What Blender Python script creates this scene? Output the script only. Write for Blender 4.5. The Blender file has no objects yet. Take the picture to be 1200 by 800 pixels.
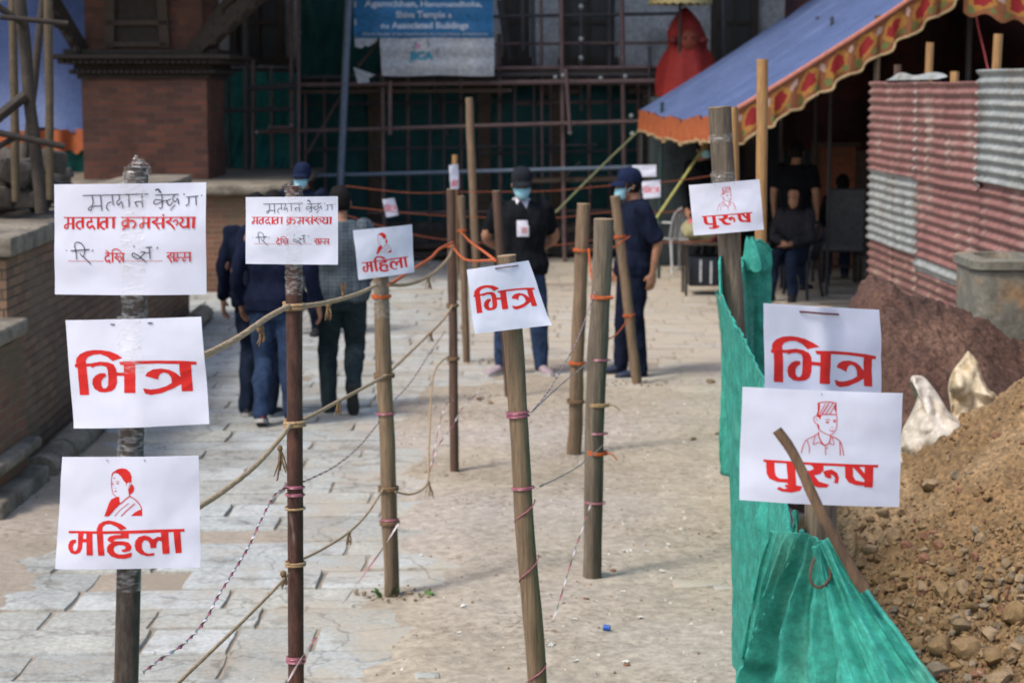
import bpy, bmesh, math, random
from mathutils import Vector, Matrix, noise
R = math.radians
random.seed(7)
SC = bpy.context.scene
COL = SC.collection

# ------------------------------------------------------------------ camera
F = 2333.0                                   # focal length in pixels of a 1200 px wide frame (70 mm)
CAMZ = 2.37
PITCH = math.atan(296.0 / F)
cd = bpy.data.cameras.new('camera'); cam = bpy.data.objects.new('camera', cd); COL.objects.link(cam)
cd.sensor_width = 36.0; cd.sensor_fit = 'HORIZONTAL'; cd.lens = F / 1200 * 36.0
cd.clip_start = 0.1; cd.clip_end = 2000
cam.location = (0, 0, CAMZ); cam.rotation_euler = (R(90) - PITCH, 0, 0)
cd.dof.use_dof = True; cd.dof.focus_distance = 5.0; cd.dof.aperture_fstop = 6.5
SC.camera = cam
# ------------------------------------------------------------------ daylight: hazy, high sun
SUN_EL, SUN_AZ = 54.0, -128.0                 # azimuth from +Y (away from camera) towards +X
w = bpy.data.worlds.new('World'); SC.world = w; w.use_nodes = True
nt = w.node_tree; nt.nodes.clear()
sky = nt.nodes.new('ShaderNodeTexSky'); sky.sky_type = 'NISHITA'; sky.sun_disc = False
sky.sun_elevation = R(SUN_EL); sky.sun_rotation = R(SUN_AZ); sky.dust_density = 3.0; sky.air_density = 1.0
bgn = nt.nodes.new('ShaderNodeBackground'); bgn.inputs[1].default_value = 0.15
wo = nt.nodes.new('ShaderNodeOutputWorld')
nt.links.new(sky.outputs[0], bgn.inputs[0]); nt.links.new(bgn.outputs[0], wo.inputs[0])
sd = bpy.data.lights.new('sun', 'SUN'); sd.energy = 1.6; sd.angle = R(11); sd.color = (1.0, 0.95, 0.87)
so = bpy.data.objects.new('sun', sd); COL.objects.link(so)
dv = Vector((math.sin(R(SUN_AZ)) * math.cos(R(SUN_EL)), math.cos(R(SUN_AZ)) * math.cos(R(SUN_EL)), math.sin(R(SUN_EL))))
so.rotation_euler = dv.to_track_quat('Z', 'Y').to_euler(); so.location = dv * 50
SC.view_settings.view_transform = 'Standard'; SC.view_settings.look = 'None'
SC.view_settings.gamma = 1.0; SC.view_settings.exposure = 0.78; SC.view_settings.use_curve_mapping = False
SC.render.engine = 'CYCLES'

# ------------------------------------------------------------------ geometry helpers
CF, SF = math.cos(PITCH), math.sin(PITCH)
def ray(px, py):
    a, b = px - 600.0, 400.0 - py
    return Vector((a, F * CF + b * SF, -F * SF + b * CF))
def at(px, py, Y):
    d = ray(px, py); t = Y / d.y
    return Vector((d.x * t, Y, CAMZ + d.z * t))
def ground(px, py, z=0.0):
    d = ray(px, py); t = (z - CAMZ) / d.z
    return Vector((d.x * t, d.y * t, z))

def children(o): return [c for c in COL.objects if c.parent == o]
def tag(o, label=None, cat=None, group=None, kind=None):
    if label: o['label'] = label
    if cat: o['category'] = cat
    if group: o['group'] = group
    if kind: o['kind'] = kind
    return o
def thing(name, loc, label, cat, group=None, rz=0.0):
    o = bpy.data.objects.new(name, None); COL.objects.link(o)
    o.location = loc; o.rotation_euler = (0, 0, rz); o.empty_display_size = 0.1
    return tag(o, label, cat, group)
def copy_tree(o, parent=None):
    c = o.copy(); COL.objects.link(c)
    if parent: c.parent = parent
    for ch in children(o): copy_tree(ch, c)
    return c

class MB:
    def __init__(s): s.v = []; s.f = []; s.m = []
    def add(s, vs, fs, mi=0):
        b = len(s.v); s.v += [Vector(q) for q in vs]
        s.f += [tuple(b + i for i in f) for f in fs]; s.m += [mi] * len(fs)
    def box(s, c, size, rot=None, mi=0, bevel=0.0):
        hx, hy, hz = size[0] / 2, size[1] / 2, size[2] / 2
        M = rot if rot is not None else Matrix.Identity(3); c = Vector(c)
        if bevel <= 0:
            vs = [c + M @ Vector((x * hx, y * hy, z * hz)) for z in (-1, 1) for y in (-1, 1) for x in (-1, 1)]
            s.add(vs, [(0, 2, 3, 1), (4, 5, 7, 6), (0, 1, 5, 4), (2, 6, 7, 3), (0, 4, 6, 2), (1, 3, 7, 5)], mi); return
        bm = bmesh.new(); bmesh.ops.create_cube(bm, size=1.0)
        for v in bm.verts: v.co = Vector((v.co.x * size[0], v.co.y * size[1], v.co.z * size[2]))
        bmesh.ops.bevel(bm, geom=list(bm.edges), offset=bevel, segments=2, affect='EDGES', profile=0.5)
        bm.verts.index_update()
        s.add([c + M @ v.co for v in bm.verts], [tuple(v.index for v in f.verts) for f in bm.faces], mi); bm.free()
    def bar(s, a, b, w, h=None, mi=0, roll=0.0):
        a, b = Vector(a), Vector(b); d = b - a; L = d.length
        q = d.to_track_quat('Z', 'Y').to_matrix() @ Matrix.Rotation(roll, 3, 'Z')
        s.box((a + b) / 2, (w, h or w, L), q, mi)
    def rings(s, rr, cap=True, mi=0, closed=True):
        n = len(rr[0]); b = len(s.v)
        for r in rr: s.v += [Vector(q) for q in r]
        fs = []
        for i in range(len(rr) - 1):
            for j in range(n if closed else n - 1):
                k = (j + 1) % n
                fs.append((b + i * n + j, b + i * n + k, b + (i + 1) * n + k, b + (i + 1) * n + j))
        if cap and closed:
            fs.append(tuple(b + j for j in reversed(range(n)))); fs.append(tuple(b + (len(rr) - 1) * n + j for j in range(n)))
        s.f += fs; s.m += [mi] * len(fs)
    def tube(s, pts, rad, n=10, cap=True, mi=0, roundcap=False, jit=0.0, seed=0):
        pts = [Vector(p) for p in pts]
        if not isinstance(rad, (list, tuple)): rad = [rad] * len(pts)
        rad = list(rad)
        if roundcap:
            d0 = (pts[0] - pts[1]).normalized(); d1 = (pts[-1] - pts[-2]).normalized()
            r0, r1 = rad[0], rad[-1]; m0 = r0 if not isinstance(r0, tuple) else sum(r0) / 2; m1 = r1 if not isinstance(r1, tuple) else sum(r1) / 2
            sc = lambda r, k: (r[0] * k, r[1] * k) if isinstance(r, tuple) else r * k
            pts = [pts[0] + d0 * m0 * .9, pts[0] + d0 * m0 * .6] + pts + [pts[-1] + d1 * m1 * .6, pts[-1] + d1 * m1 * .9]
            rad = [sc(r0, .35), sc(r0, .78)] + rad + [sc(r1, .78), sc(r1, .35)]
        N = len(pts); T = []
        for i in range(N):
            t = pts[min(i + 1, N - 1)] - pts[max(i - 1, 0)]
            T.append(t.normalized() if t.length > 1e-9 else Vector((0, 0, 1)))
        u = Vector((1, 0, 0))
        if abs(T[0].dot(u)) > 0.9: u = Vector((0, 1, 0))
        u = (u - T[0] * u.dot(T[0])).normalized(); rr = []
        for i in range(N):
            u = u - T[i] * u.dot(T[i]); u.normalize(); v = T[i].cross(u)
            ra, rb = rad[i] if isinstance(rad[i], tuple) else (rad[i], rad[i])
            ring = []
            for j in range(n):
                a = 2 * math.pi * j / n; k = 1.0
                if jit: k = 1 + jit * noise.noise(Vector((math.cos(a) * 1.5 + seed, math.sin(a) * 1.5, i * .35 + seed * 3)))
                ring.append(pts[i] + u * math.cos(a) * ra * k + v * math.sin(a) * rb * k)
            rr.append(ring)
        s.rings(rr, cap, mi)
    def ellipsoid(s, c, r, n=14, m=9, rot=None, mi=0):
        c = Vector(c); M = rot if rot is not None else Matrix.Identity(3); rr = []
        for i in range(1, m):
            t = math.pi * i / m
            rr.append([c + M @ Vector((math.sin(t) * math.cos(2 * math.pi * j / n) * r[0], math.sin(t) * math.sin(2 * math.pi * j / n) * r[1], -math.cos(t) * r[2])) for j in range(n)])
        b = len(s.v); s.rings(rr, False, mi)
        k = len(s.v); s.v += [c + M @ Vector((0, 0, -r[2])), c + M @ Vector((0, 0, r[2]))]
        for j in range(n):
            s.f.append((k, b + (j + 1) % n, b + j)); s.m.append(mi)
            q = b + (m - 2) * n; s.f.append((k + 1, q + j, q + (j + 1) % n)); s.m.append(mi)
    def grid(s, fn, nu, nv, mi=0):
        vs = [fn(i / nu, j / nv) for j in range(nv + 1) for i in range(nu + 1)]
        fs = [(j * (nu + 1) + i, j * (nu + 1) + i + 1, (j + 1) * (nu + 1) + i + 1, (j + 1) * (nu + 1) + i) for j in range(nv) for i in range(nu)]
        s.add(vs, fs, mi)
    def build(s, name, mats, parent=None, smooth=True, origin=None):
        if not isinstance(mats, (list, tuple)): mats = [mats]
        org = Vector((0, 0, 0))
        if parent is not None and origin is None:
            p = parent
            while p is not None: org = org + p.location; p = p.parent
        if origin is not None: org = Vector(origin)
        me = bpy.data.meshes.new(name)
        me.from_pydata([tuple(q - org) for q in s.v], [], s.f); me.validate()
        for m in mats: me.materials.append(m)
        if len(mats) > 1 and len(me.polygons) == len(s.m): me.polygons.foreach_set('material_index', s.m)
        if smooth: me.polygons.foreach_set('use_smooth', [True] * len(me.polygons))
        me.update()
        if smooth and hasattr(me, 'set_sharp_from_angle'): me.set_sharp_from_angle(angle=R(48))
        o = bpy.data.objects.new(name, me); COL.objects.link(o)
        if parent is not None: o.parent = parent
        elif origin is not None: o.location = origin
        return o
    def solo(s, name, mats, label, cat, group=None, kind=None, smooth=True):
        zs = min(v.z for v in s.v); c = sum(s.v, Vector()) / len(s.v)
        o = s.build(name, mats, None, smooth, Vector((c.x, c.y, zs)))
        return tag(o, label, cat, group, kind)

def evaluated(o, name=None):
    dg = bpy.context.evaluated_depsgraph_get(); dg.update()
    me = bpy.data.meshes.new_from_object(o.evaluated_get(dg)); return me
def remesh(o, voxel, smooth=3, wr=0.0, wscale=6.0, seed=0.0):
    m = o.modifiers.new('r', 'REMESH'); m.mode = 'VOXEL'; m.voxel_size = voxel
    if smooth:
        k = o.modifiers.new('s', 'SMOOTH'); k.factor = 0.5; k.iterations = smooth
    me = evaluated(o); mats = list(o.data.materials); old = o.data
    o.modifiers.clear(); me.materials.clear()
    for q in mats: me.materials.append(q)
    o.data = me; me.name = o.name; bpy.data.meshes.remove(old)
    if wr:
        nn = [v.normal.copy() for v in me.vertices]
        for v, nq in zip(me.vertices, nn):
            p = Vector((v.co.x * wscale, v.co.y * wscale, v.co.z * wscale * .55 + seed))
            q = 1 - abs(noise.noise(p)) * 2
            v.co += nq * wr * (q * .8 + noise.noise(p * 2.3) * .5 - .3)
    me.polygons.foreach_set('use_smooth', [True] * len(me.polygons)); me.update()
    return o
def catmull(pts, n=6, closed=False):
    pts = [Vector(p) for p in pts]
    if len(pts) < 3: return pts
    out = []; N = len(pts)
    for i in range(N - 1):
        p0 = pts[max(i - 1, 0)]; p1 = pts[i]; p2 = pts[i + 1]; p3 = pts[min(i + 2, N - 1)]
        for k in range(n):
            t = k / n
            out.append(0.5 * ((2 * p1) + (p2 - p0) * t + (2 * p0 - 5 * p1 + 4 * p2 - p3) * t * t + (3 * p1 - p0 - 3 * p2 + p3) * t ** 3))
    out.append(pts[-1]); return out
def resample(pts, step):
    out = [pts[0]]; acc = 0.0
    for a, b in zip(pts, pts[1:]):
        L = (b - a).length
        if L < 1e-9: continue
        t = step - acc
        while t <= L: out.append(a.lerp(b, t / L)); t += step
        acc = (acc + L) % step
    if (out[-1] - pts[-1]).length > step * .3: out.append(pts[-1])
    return out
def ss(a, b, x):
    t = min(1, max(0, (x - a) / (b - a))); return t * t * (3 - 2 * t)
def fbm(x, y, z=0.0, o=4, l=2.1, g=.5):
    a = 1.0; t = 0.0
    for i in range(o):
        t += a * noise.noise(Vector((x, y, z + i * 7.3))); x *= l; y *= l; z *= l; a *= g
    return t

# ------------------------------------------------------------------ materials
def mat(name, c1, c2=None, scale=8.0, rough=0.85, bump=0.0, bscale=None, metal=0.0, detail=6.0, stretch=None, c3=None, s3=3.0, a3=(.5, .65), spec=0.35, coords='Object', contrast=(.35, .65), sheen=0.0, grain=.24, gscale=None):
    m = bpy.data.materials.new(name); m.use_nodes = True; nt = m.node_tree; N = nt.nodes; L = nt.links
    b = N['Principled BSDF']; b.inputs['Roughness'].default_value = rough; b.inputs['Metallic'].default_value = metal
    b.inputs['Specular IOR Level'].default_value = spec
    if sheen: b.inputs['Sheen Weight'].default_value = sheen
    if c2 is None: c2 = tuple(k * .75 for k in c1)
    tc = N.new('ShaderNodeTexCoord'); mp = N.new('ShaderNodeMapping')
    if stretch: mp.inputs['Scale'].default_value = stretch
    L.new(tc.outputs[coords], mp.inputs[0])
    nz = N.new('ShaderNodeTexNoise'); nz.inputs['Scale'].default_value = scale; nz.inputs['Detail'].default_value = detail; nz.inputs['Roughness'].default_value = .62
    L.new(mp.outputs[0], nz.inputs['Vector'])
    rp = N.new('ShaderNodeValToRGB'); rp.color_ramp.elements[0].position = contrast[0]; rp.color_ramp.elements[1].position = contrast[1]
    rp.color_ramp.elements[0].color = (*c1, 1); rp.color_ramp.elements[1].color = (*c2, 1)
    L.new(nz.outputs[0], rp.inputs[0]); col = rp.outputs[0]
    if c3:
        n3 = N.new('ShaderNodeTexNoise'); n3.inputs['Scale'].default_value = s3; n3.inputs['Detail'].default_value = 5
        L.new(mp.outputs[0], n3.inputs['Vector'])
        r3 = N.new('ShaderNodeValToRGB'); r3.color_ramp.elements[0].position = a3[0]; r3.color_ramp.elements[1].position = a3[1]
        L.new(n3.outputs[0], r3.inputs[0])
        mx = N.new('ShaderNodeMix'); mx.data_type = 'RGBA'
        L.new(r3.outputs[0], mx.inputs['Factor']); L.new(col, mx.inputs['A']); mx.inputs['B'].default_value = (*c3, 1); col = mx.outputs['Result']
    if grain:
        ng = N.new('ShaderNodeTexNoise'); ng.inputs['Scale'].default_value = gscale or max(18.0, scale * 4.5); ng.inputs['Detail'].default_value = 9; ng.inputs['Roughness'].default_value = .75
        L.new(mp.outputs[0], ng.inputs['Vector'])
        rg = N.new('ShaderNodeValToRGB'); rg.color_ramp.elements[0].position = .34; rg.color_ramp.elements[1].position = .66
        lo, hi = 1 - 1.5 * grain, 1 + 1.1 * grain; rg.color_ramp.elements[0].color = (lo, lo, lo, 1); rg.color_ramp.elements[1].color = (hi, hi, hi, 1)
        L.new(ng.outputs[0], rg.inputs[0]); mg = N.new('ShaderNodeMix'); mg.data_type = 'RGBA'; mg.blend_type = 'MULTIPLY'; mg.inputs['Factor'].default_value = 1.0
        L.new(col, mg.inputs['A']); L.new(rg.outputs[0], mg.inputs['B']); col = mg.outputs['Result']
    L.new(col, b.inputs['Base Color'])
    if bump:
        nb = N.new('ShaderNodeTexNoise'); nb.inputs['Scale'].default_value = bscale or scale * 3; nb.inputs['Detail'].default_value = 6
        L.new(mp.outputs[0], nb.inputs['Vector'])
        bp = N.new('ShaderNodeBump'); bp.inputs['Strength'].default_value = 1.0; bp.inputs['Distance'].default_value = bump
        L.new(nb.outputs[0], bp.inputs['Height']); L.new(bp.outputs[0], b.inputs['Normal'])
    m['bsdf'] = 'Principled BSDF'
    return m
def brickmat(name, c1, c2, mortar, sx=.21, sy=.065, stain=None, vertical=True):
    m = mat(name, c1, c2, 10); nt = m.node_tree; N = nt.nodes; L = nt.links; b = N['Principled BSDF']
    g = N.new('ShaderNodeNewGeometry'); sp = N.new('ShaderNodeSeparateXYZ'); L.new(g.outputs['Position'], sp.inputs[0])
    ad = N.new('ShaderNodeMath'); L.new(sp.outputs[0], ad.inputs[0]); L.new(sp.outputs[1], ad.inputs[1])
    cb = N.new('ShaderNodeCombineXYZ'); L.new(ad.outputs[0], cb.inputs[0]); L.new(sp.outputs[2], cb.inputs[1])
    nz = N.new('ShaderNodeTexNoise'); nz.inputs['Scale'].default_value = 3.0; L.new(g.outputs['Position'], nz.inputs['Vector'])
    vm = N.new('ShaderNodeVectorMath'); vm.operation = 'MULTIPLY_ADD'; vm.inputs[1].default_value = (.03, .03, .0); L.new(nz.outputs['Color'], vm.inputs[0]); L.new(cb.outputs[0], vm.inputs[2])
    bt = N.new('ShaderNodeTexBrick'); bt.inputs['Scale'].default_value = 1.0; bt.inputs['Brick Width'].default_value = sx; bt.inputs['Row Height'].default_value = sy
    bt.inputs['Mortar Size'].default_value = .007; bt.inputs['Mortar Smooth'].default_value = .3
    bt.inputs['Color1'].default_value = (*c1, 1); bt.inputs['Color2'].default_value = (*c2, 1); bt.inputs['Mortar'].default_value = (*mortar, 1)
    L.new(vm.outputs[0], bt.inputs['Vector'])
    n2 = N.new('ShaderNodeTexNoise'); n2.inputs['Scale'].default_value = 1.6; n2.inputs['Detail'].default_value = 8; n2.inputs['Roughness'].default_value = .7; L.new(g.outputs['Position'], n2.inputs['Vector'])
    r2 = N.new('ShaderNodeValToRGB'); r2.color_ramp.elements[0].position = .45; r2.color_ramp.elements[1].position = .68
    L.new(n2.outputs[0], r2.inputs[0])
    mx = N.new('ShaderNodeMix'); mx.data_type = 'RGBA'; L.new(r2.outputs[0], mx.inputs['Factor']); L.new(bt.outputs[0], mx.inputs['A'])
    mx.inputs['B'].default_value = (*(stain or tuple(k * .5 for k in mortar)), 1)
    L.new(mx.outputs['Result'], b.inputs['Base Color'])
    bp = N.new('ShaderNodeBump'); bp.inputs['Distance'].default_value = .012; bp.inputs['Strength'].default_value = .8
    iv = N.new('ShaderNodeMath'); iv.operation = 'MULTIPLY_ADD'; iv.inputs[1].default_value = -1.0; L.new(bt.outputs['Fac'], iv.inputs[0]); L.new(n2.outputs[0], iv.inputs[2])
    L.new(iv.outputs[0], bp.inputs['Height']); L.new(bp.outputs[0], b.inputs['Normal'])
    return m
def cloth_trans(name, c1, c2, scale, trans=.5, alpha=1.0, rough=.8, bump=.002, bscale=300, stretch=None, grain=.12):
    m = mat(name, c1, c2, scale, rough, bump, bscale, stretch=stretch, grain=grain); nt = m.node_tree; N = nt.nodes; L = nt.links
    b = N['Principled BSDF']; out = N['Material Output']
    t = N.new('ShaderNodeBsdfTranslucent'); L.new(b.inputs['Base Color'].links[0].from_socket, t.inputs[0])
    ms = N.new('ShaderNodeMixShader'); ms.inputs[0].default_value = trans; L.new(b.outputs[0], ms.inputs[1]); L.new(t.outputs[0], ms.inputs[2])
    last = ms
    if alpha < 1:
        tr = N.new('ShaderNodeBsdfTransparent'); m2 = N.new('ShaderNodeMixShader'); m2.inputs[0].default_value = alpha
        L.new(tr.outputs[0], m2.inputs[1]); L.new(ms.outputs[0], m2.inputs[2]); last = m2
    L.new(last.outputs[0], out.inputs[0]); return m

M = {}
M['paper'] = cloth_trans('white_paper', (.72, .735, .83), (.68, .70, .80), 6, trans=.18, bump=.0006, bscale=25, rough=.6, grain=.015)
M['red_ink'] = mat('red_ink', (.58, .022, .018), (.52, .02, .018), 30, .6, grain=.05, spec=.2)
M['black_ink'] = mat('black_ink', (.02, .02, .035), (.03, .03, .05), 30, .6)
M['rust_pipe'] = mat('rusty_pipe', (.095, .04, .028), (.055, .026, .02), 14, .55, .0006, 80, .25, stretch=(1, 1, .25), c3=(.2, .16, .14), s3=22, a3=(.62, .74), grain=.4)
M['dark_pipe'] = mat('dark_pipe', (.05, .042, .036), (.085, .065, .05), 18, .5, .0006, 90, .3, stretch=(1, 1, .3), c3=(.10, .05, .03), s3=9, a3=(.52, .7), grain=.4)
M['bamboo'] = mat('weathered_bamboo', (.21, .145, .085), (.125, .085, .052), 30, .65, .0016, 90, stretch=(1, 1, .05), c3=(.065, .047, .034), s3=9, a3=(.50, .68), grain=.32)
M['bamboo_warm'] = mat('golden_bamboo', (.36, .20, .075), (.26, .14, .055), 30, .55, .001, 90, stretch=(1, 1, .06), c3=(.14, .085, .04), s3=6, a3=(.56, .75))
M['grey_wood'] = mat('grey_weathered_wood', (.17, .135, .095), (.095, .075, .055), 34, .8, .0018, 100, stretch=(1, 1, .05), c3=(.05, .042, .033), s3=9, a3=(.52, .7), grain=.38)
M['split_wood'] = mat('split_tan_wood', (.21, .14, .085), (.13, .088, .055), 34, .75, .0014, 100, stretch=(1, 1, .05), c3=(.07, .05, .035), s3=8, a3=(.55, .72), grain=.38)
M['brown_wood'] = mat('brown_rough_wood', (.11, .062, .042), (.06, .036, .026), 30, .85, .002, 90, stretch=(1, 1, .08))
M['cut_wood'] = mat('cut_wood_end', (.35, .25, .15), (.25, .17, .1), 60, .8)
M['jute'] = mat('jute_fibre', (.40, .27, .13), (.24, .15, .075), 90, .95, .0015, 300, sheen=.2)
M['jute_dark'] = mat('brown_jute_fibre', (.20, .125, .065), (.12, .075, .042), 90, .95, .001, 300)
M['pink_foil'] = mat('pink_ribbon', (.38, .12, .16), (.26, .07, .11), 40, .35, spec=.6)
M['white_foil'] = mat('white_ribbon', (.72, .66, .66), (.6, .52, .54), 40, .35, spec=.6)
M['orange_string'] = mat('orange_string', (.50, .105, .02), (.38, .075, .015), 60, .6)
M['staple'] = mat('dark_wire', (.05, .03, .03), (.08, .05, .05), 30, .4, metal=.4)
# clear plastic tape
tp = bpy.data.materials.new('clear_tape'); tp.use_nodes = True; _n = tp.node_tree.nodes; _l = tp.node_tree.links; _b = _n['Principled BSDF']
_b.inputs['Base Color'].default_value = (.75, .74, .72, 1); _b.inputs['Roughness'].default_value = .12; _b.inputs['Specular IOR Level'].default_value = .9
_t = _n.new('ShaderNodeBsdfTransparent'); _m = _n.new('ShaderNodeMixShader'); _nz = _n.new('ShaderNodeTexNoise'); _nz.inputs['Scale'].default_value = 55; _nz.inputs['Detail'].default_value = 4
_r = _n.new('ShaderNodeValToRGB'); _r.color_ramp.elements[0].position = .45; _r.color_ramp.elements[0].color = (.02, .02, .02, 1); _r.color_ramp.elements[1].position = .72; _r.color_ramp.elements[1].color = (.38, .38, .38, 1)
_tc = _n.new('ShaderNodeTexCoord'); _mp = _n.new('ShaderNodeMapping'); _mp.inputs['Scale'].default_value = (1, 1, 3); _l.new(_tc.outputs['Object'], _mp.inputs[0]); _l.new(_mp.outputs[0], _nz.inputs['Vector'])
_l.new(_nz.outputs[0], _r.inputs[0]); _l.new(_r.outputs[0], _m.inputs[0]); _l.new(_t.outputs[0], _m.inputs[1]); _l.new(_b.outputs[0], _m.inputs[2]); _l.new(_m.outputs[0], _n['Material Output'].inputs[0])
_bp = _n.new('ShaderNodeBump'); _bp.inputs['Distance'].default_value = .004; _l.new(_nz.outputs[0], _bp.inputs['Height']); _l.new(_bp.outputs[0], _b.inputs['Normal'])
M['tape'] = tp
# ================================================================== GROUND
def dirtmask(x, y):
    n = fbm(x * .9, y * .6, 3.0, 4)
    a = ss(-1.05, -.15, x + .55 * n + .10 * (y - 11) * 0.2)
    b = 1 - ss(13.5, 18.0, y + 1.2 * n)
    left = ss(-2.15, -2.75, x + .3 * n) * (1 - ss(12.5, 14.5, y)) * .9
    return max(a * (.06 + .94 * b), left * .9)
def groundmat():
    m = mat('dusty_earth', (.395, .335, .255), (.275, .23, .17), 1.3, .95, .006, 22, detail=9, c3=(.37, .325, .28), s3=.35, a3=(.42, .6), coords='Object', contrast=(.32, .7))
    nt = m.node_tree; N = nt.nodes; L = nt.links; b = N['Principled BSDF']
    src = b.inputs['Base Color'].links[0].from_socket
    g = N.new('ShaderNodeNewGeometry')
    n1 = N.new('ShaderNodeTexNoise'); n1.inputs['Scale'].default_value = 30; n1.inputs['Detail'].default_value = 6; L.new(g.outputs['Position'], n1.inputs['Vector'])
    r1 = N.new('ShaderNodeValToRGB'); r1.color_ramp.elements[0].position = .53; r1.color_ramp.elements[1].position = .66; L.new(n1.outputs[0], r1.inputs[0])
    n2 = N.new('ShaderNodeTexNoise'); n2.inputs['Scale'].default_value = 1.1; n2.inputs['Detail'].default_value = 5; L.new(g.outputs['Position'], n2.inputs['Vector'])
    r2 = N.new('ShaderNodeValToRGB'); r2.color_ramp.elements[0].position = .42; r2.color_ramp.elements[1].position = .66; L.new(n2.outputs[0], r2.inputs[0])
    ml = N.new('ShaderNodeMath'); ml.operation = 'MULTIPLY'; L.new(r1.outputs[0], ml.inputs[0]); L.new(r2.outputs[0], ml.inputs[1])
    mx = N.new('ShaderNodeMix'); mx.data_type = 'RGBA'; L.new(ml.outputs[0], mx.inputs['Factor']); L.new(src, mx.inputs['A']); mx.inputs['B'].default_value = (.16, .115, .075, 1)
    at_ = N.new('ShaderNodeAttribute'); at_.attribute_name = 'joint'
    m4 = N.new('ShaderNodeMix'); m4.data_type = 'RGBA'; L.new(at_.outputs['Fac'], m4.inputs['Factor']); L.new(mx.outputs['Result'], m4.inputs['A']); m4.inputs['B'].default_value = (.235, .195, .15, 1)
    L.new(m4.outputs['Result'], b.inputs['Base Color']); return m
M['earth'] = groundmat()
def stonemat():
    m = mat('grey_paving_stone', (.415, .42, .40), (.295, .305, .295), 2.2, .85, .005, 30, detail=10, coords='Object', c3=(.265, .26, .24), s3=4.5, a3=(.54, .66), grain=.22, gscale=34)
    nt = m.node_tree; N = nt.nodes; L = nt.links; b = N['Principled BSDF']
    src = b.inputs['Base Color'].links[0].from_socket
    g = N.new('ShaderNodeNewGeometry')
    rr = N.new('ShaderNodeValToRGB'); e = rr.color_ramp.elements
    e[0].color = (.80, .80, .78, 1); e[1].color = (1.12, 1.12, 1.13, 1)
    x = e.new(.35); x.color = (1.0, .97, .90, 1); x = e.new(.7); x.color = (.94, .98, 1.0, 1)
    L.new(g.outputs['Random Per Island'], rr.inputs[0])
    mu = N.new('ShaderNodeMix'); mu.data_type = 'RGBA'; mu.blend_type = 'MULTIPLY'; mu.inputs['Factor'].default_value = 1.0
    L.new(src, mu.inputs['A']); L.new(rr.outputs[0], mu.inputs['B'])
    n2 = N.new('ShaderNodeTexNoise'); n2.inputs['Scale'].default_value = 2.2; n2.inputs['Detail'].default_value = 12; n2.inputs['Roughness'].default_value = .78; L.new(g.outputs['Position'], n2.inputs['Vector'])
    sp = N.new('ShaderNodeSeparateXYZ'); L.new(g.outputs['Position'], sp.inputs[0])
    mr = N.new('ShaderNodeMapRange'); mr.inputs[1].default_value = -2.4; mr.inputs[2].default_value = .6; mr.inputs[3].default_value = -.13; mr.inputs[4].default_value = .15
    L.new(sp.outputs[0], mr.inputs[0])
    ad = N.new('ShaderNodeMath'); L.new(n2.outputs[0], ad.inputs[0]); L.new(mr.outputs[0], ad.inputs[1])
    r2 = N.new('ShaderNodeValToRGB'); r2.color_ramp.elements[0].position = .45; r2.color_ramp.elements[1].position = .68; L.new(ad.outputs[0], r2.inputs[0])
    mx = N.new('ShaderNodeMix'); mx.data_type = 'RGBA'; L.new(r2.outputs[0], mx.inputs['Factor']); L.new(mu.outputs['Result'], mx.inputs['A']); mx.inputs['B'].default_value = (.395, .34, .265, 1)
    vo = N.new('ShaderNodeTexVoronoi'); vo.feature = 'DISTANCE_TO_EDGE'; vo.inputs['Scale'].default_value = 1.7; vo.inputs['Randomness'].default_value = 1.0
    nw = N.new('ShaderNodeTexNoise'); nw.inputs['Scale'].default_value = 5; nw.inputs['Detail'].default_value = 6; L.new(g.outputs['Position'], nw.inputs['Vector'])
    va = N.new('ShaderNodeVectorMath'); va.operation = 'MULTIPLY_ADD'; va.inputs[1].default_value = (.35, .35, 0); L.new(nw.outputs['Color'], va.inputs[0]); L.new(g.outputs['Position'], va.inputs[2]); L.new(va.outputs[0], vo.inputs['Vector'])
    rc = N.new('ShaderNodeValToRGB'); rc.color_ramp.elements[0].position = .003; rc.color_ramp.elements[0].color = (.55, .55, .55, 1); rc.color_ramp.elements[1].position = .016; L.new(vo.outputs['Distance'], rc.inputs[0])
    mc = N.new('ShaderNodeMix'); mc.data_type = 'RGBA'; mc.blend_type = 'MULTIPLY'; mc.inputs['Factor'].default_value = .8; L.new(mx.outputs['Result'], mc.inputs['A']); L.new(rc.outputs[0], mc.inputs['B'])
    L.new(mc.outputs['Result'], b.inputs['Base Color']); return m
M['paver'] = stonemat()
g = MB(); g.add([(-300, -60, -.12), (300, -60, -.12), (300, 500, -.12), (-300, 500, -.12)], [(0, 1, 2, 3)])
g.build('ground', M['earth']); COL.objects['ground']['kind'] = 'structure'
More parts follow.
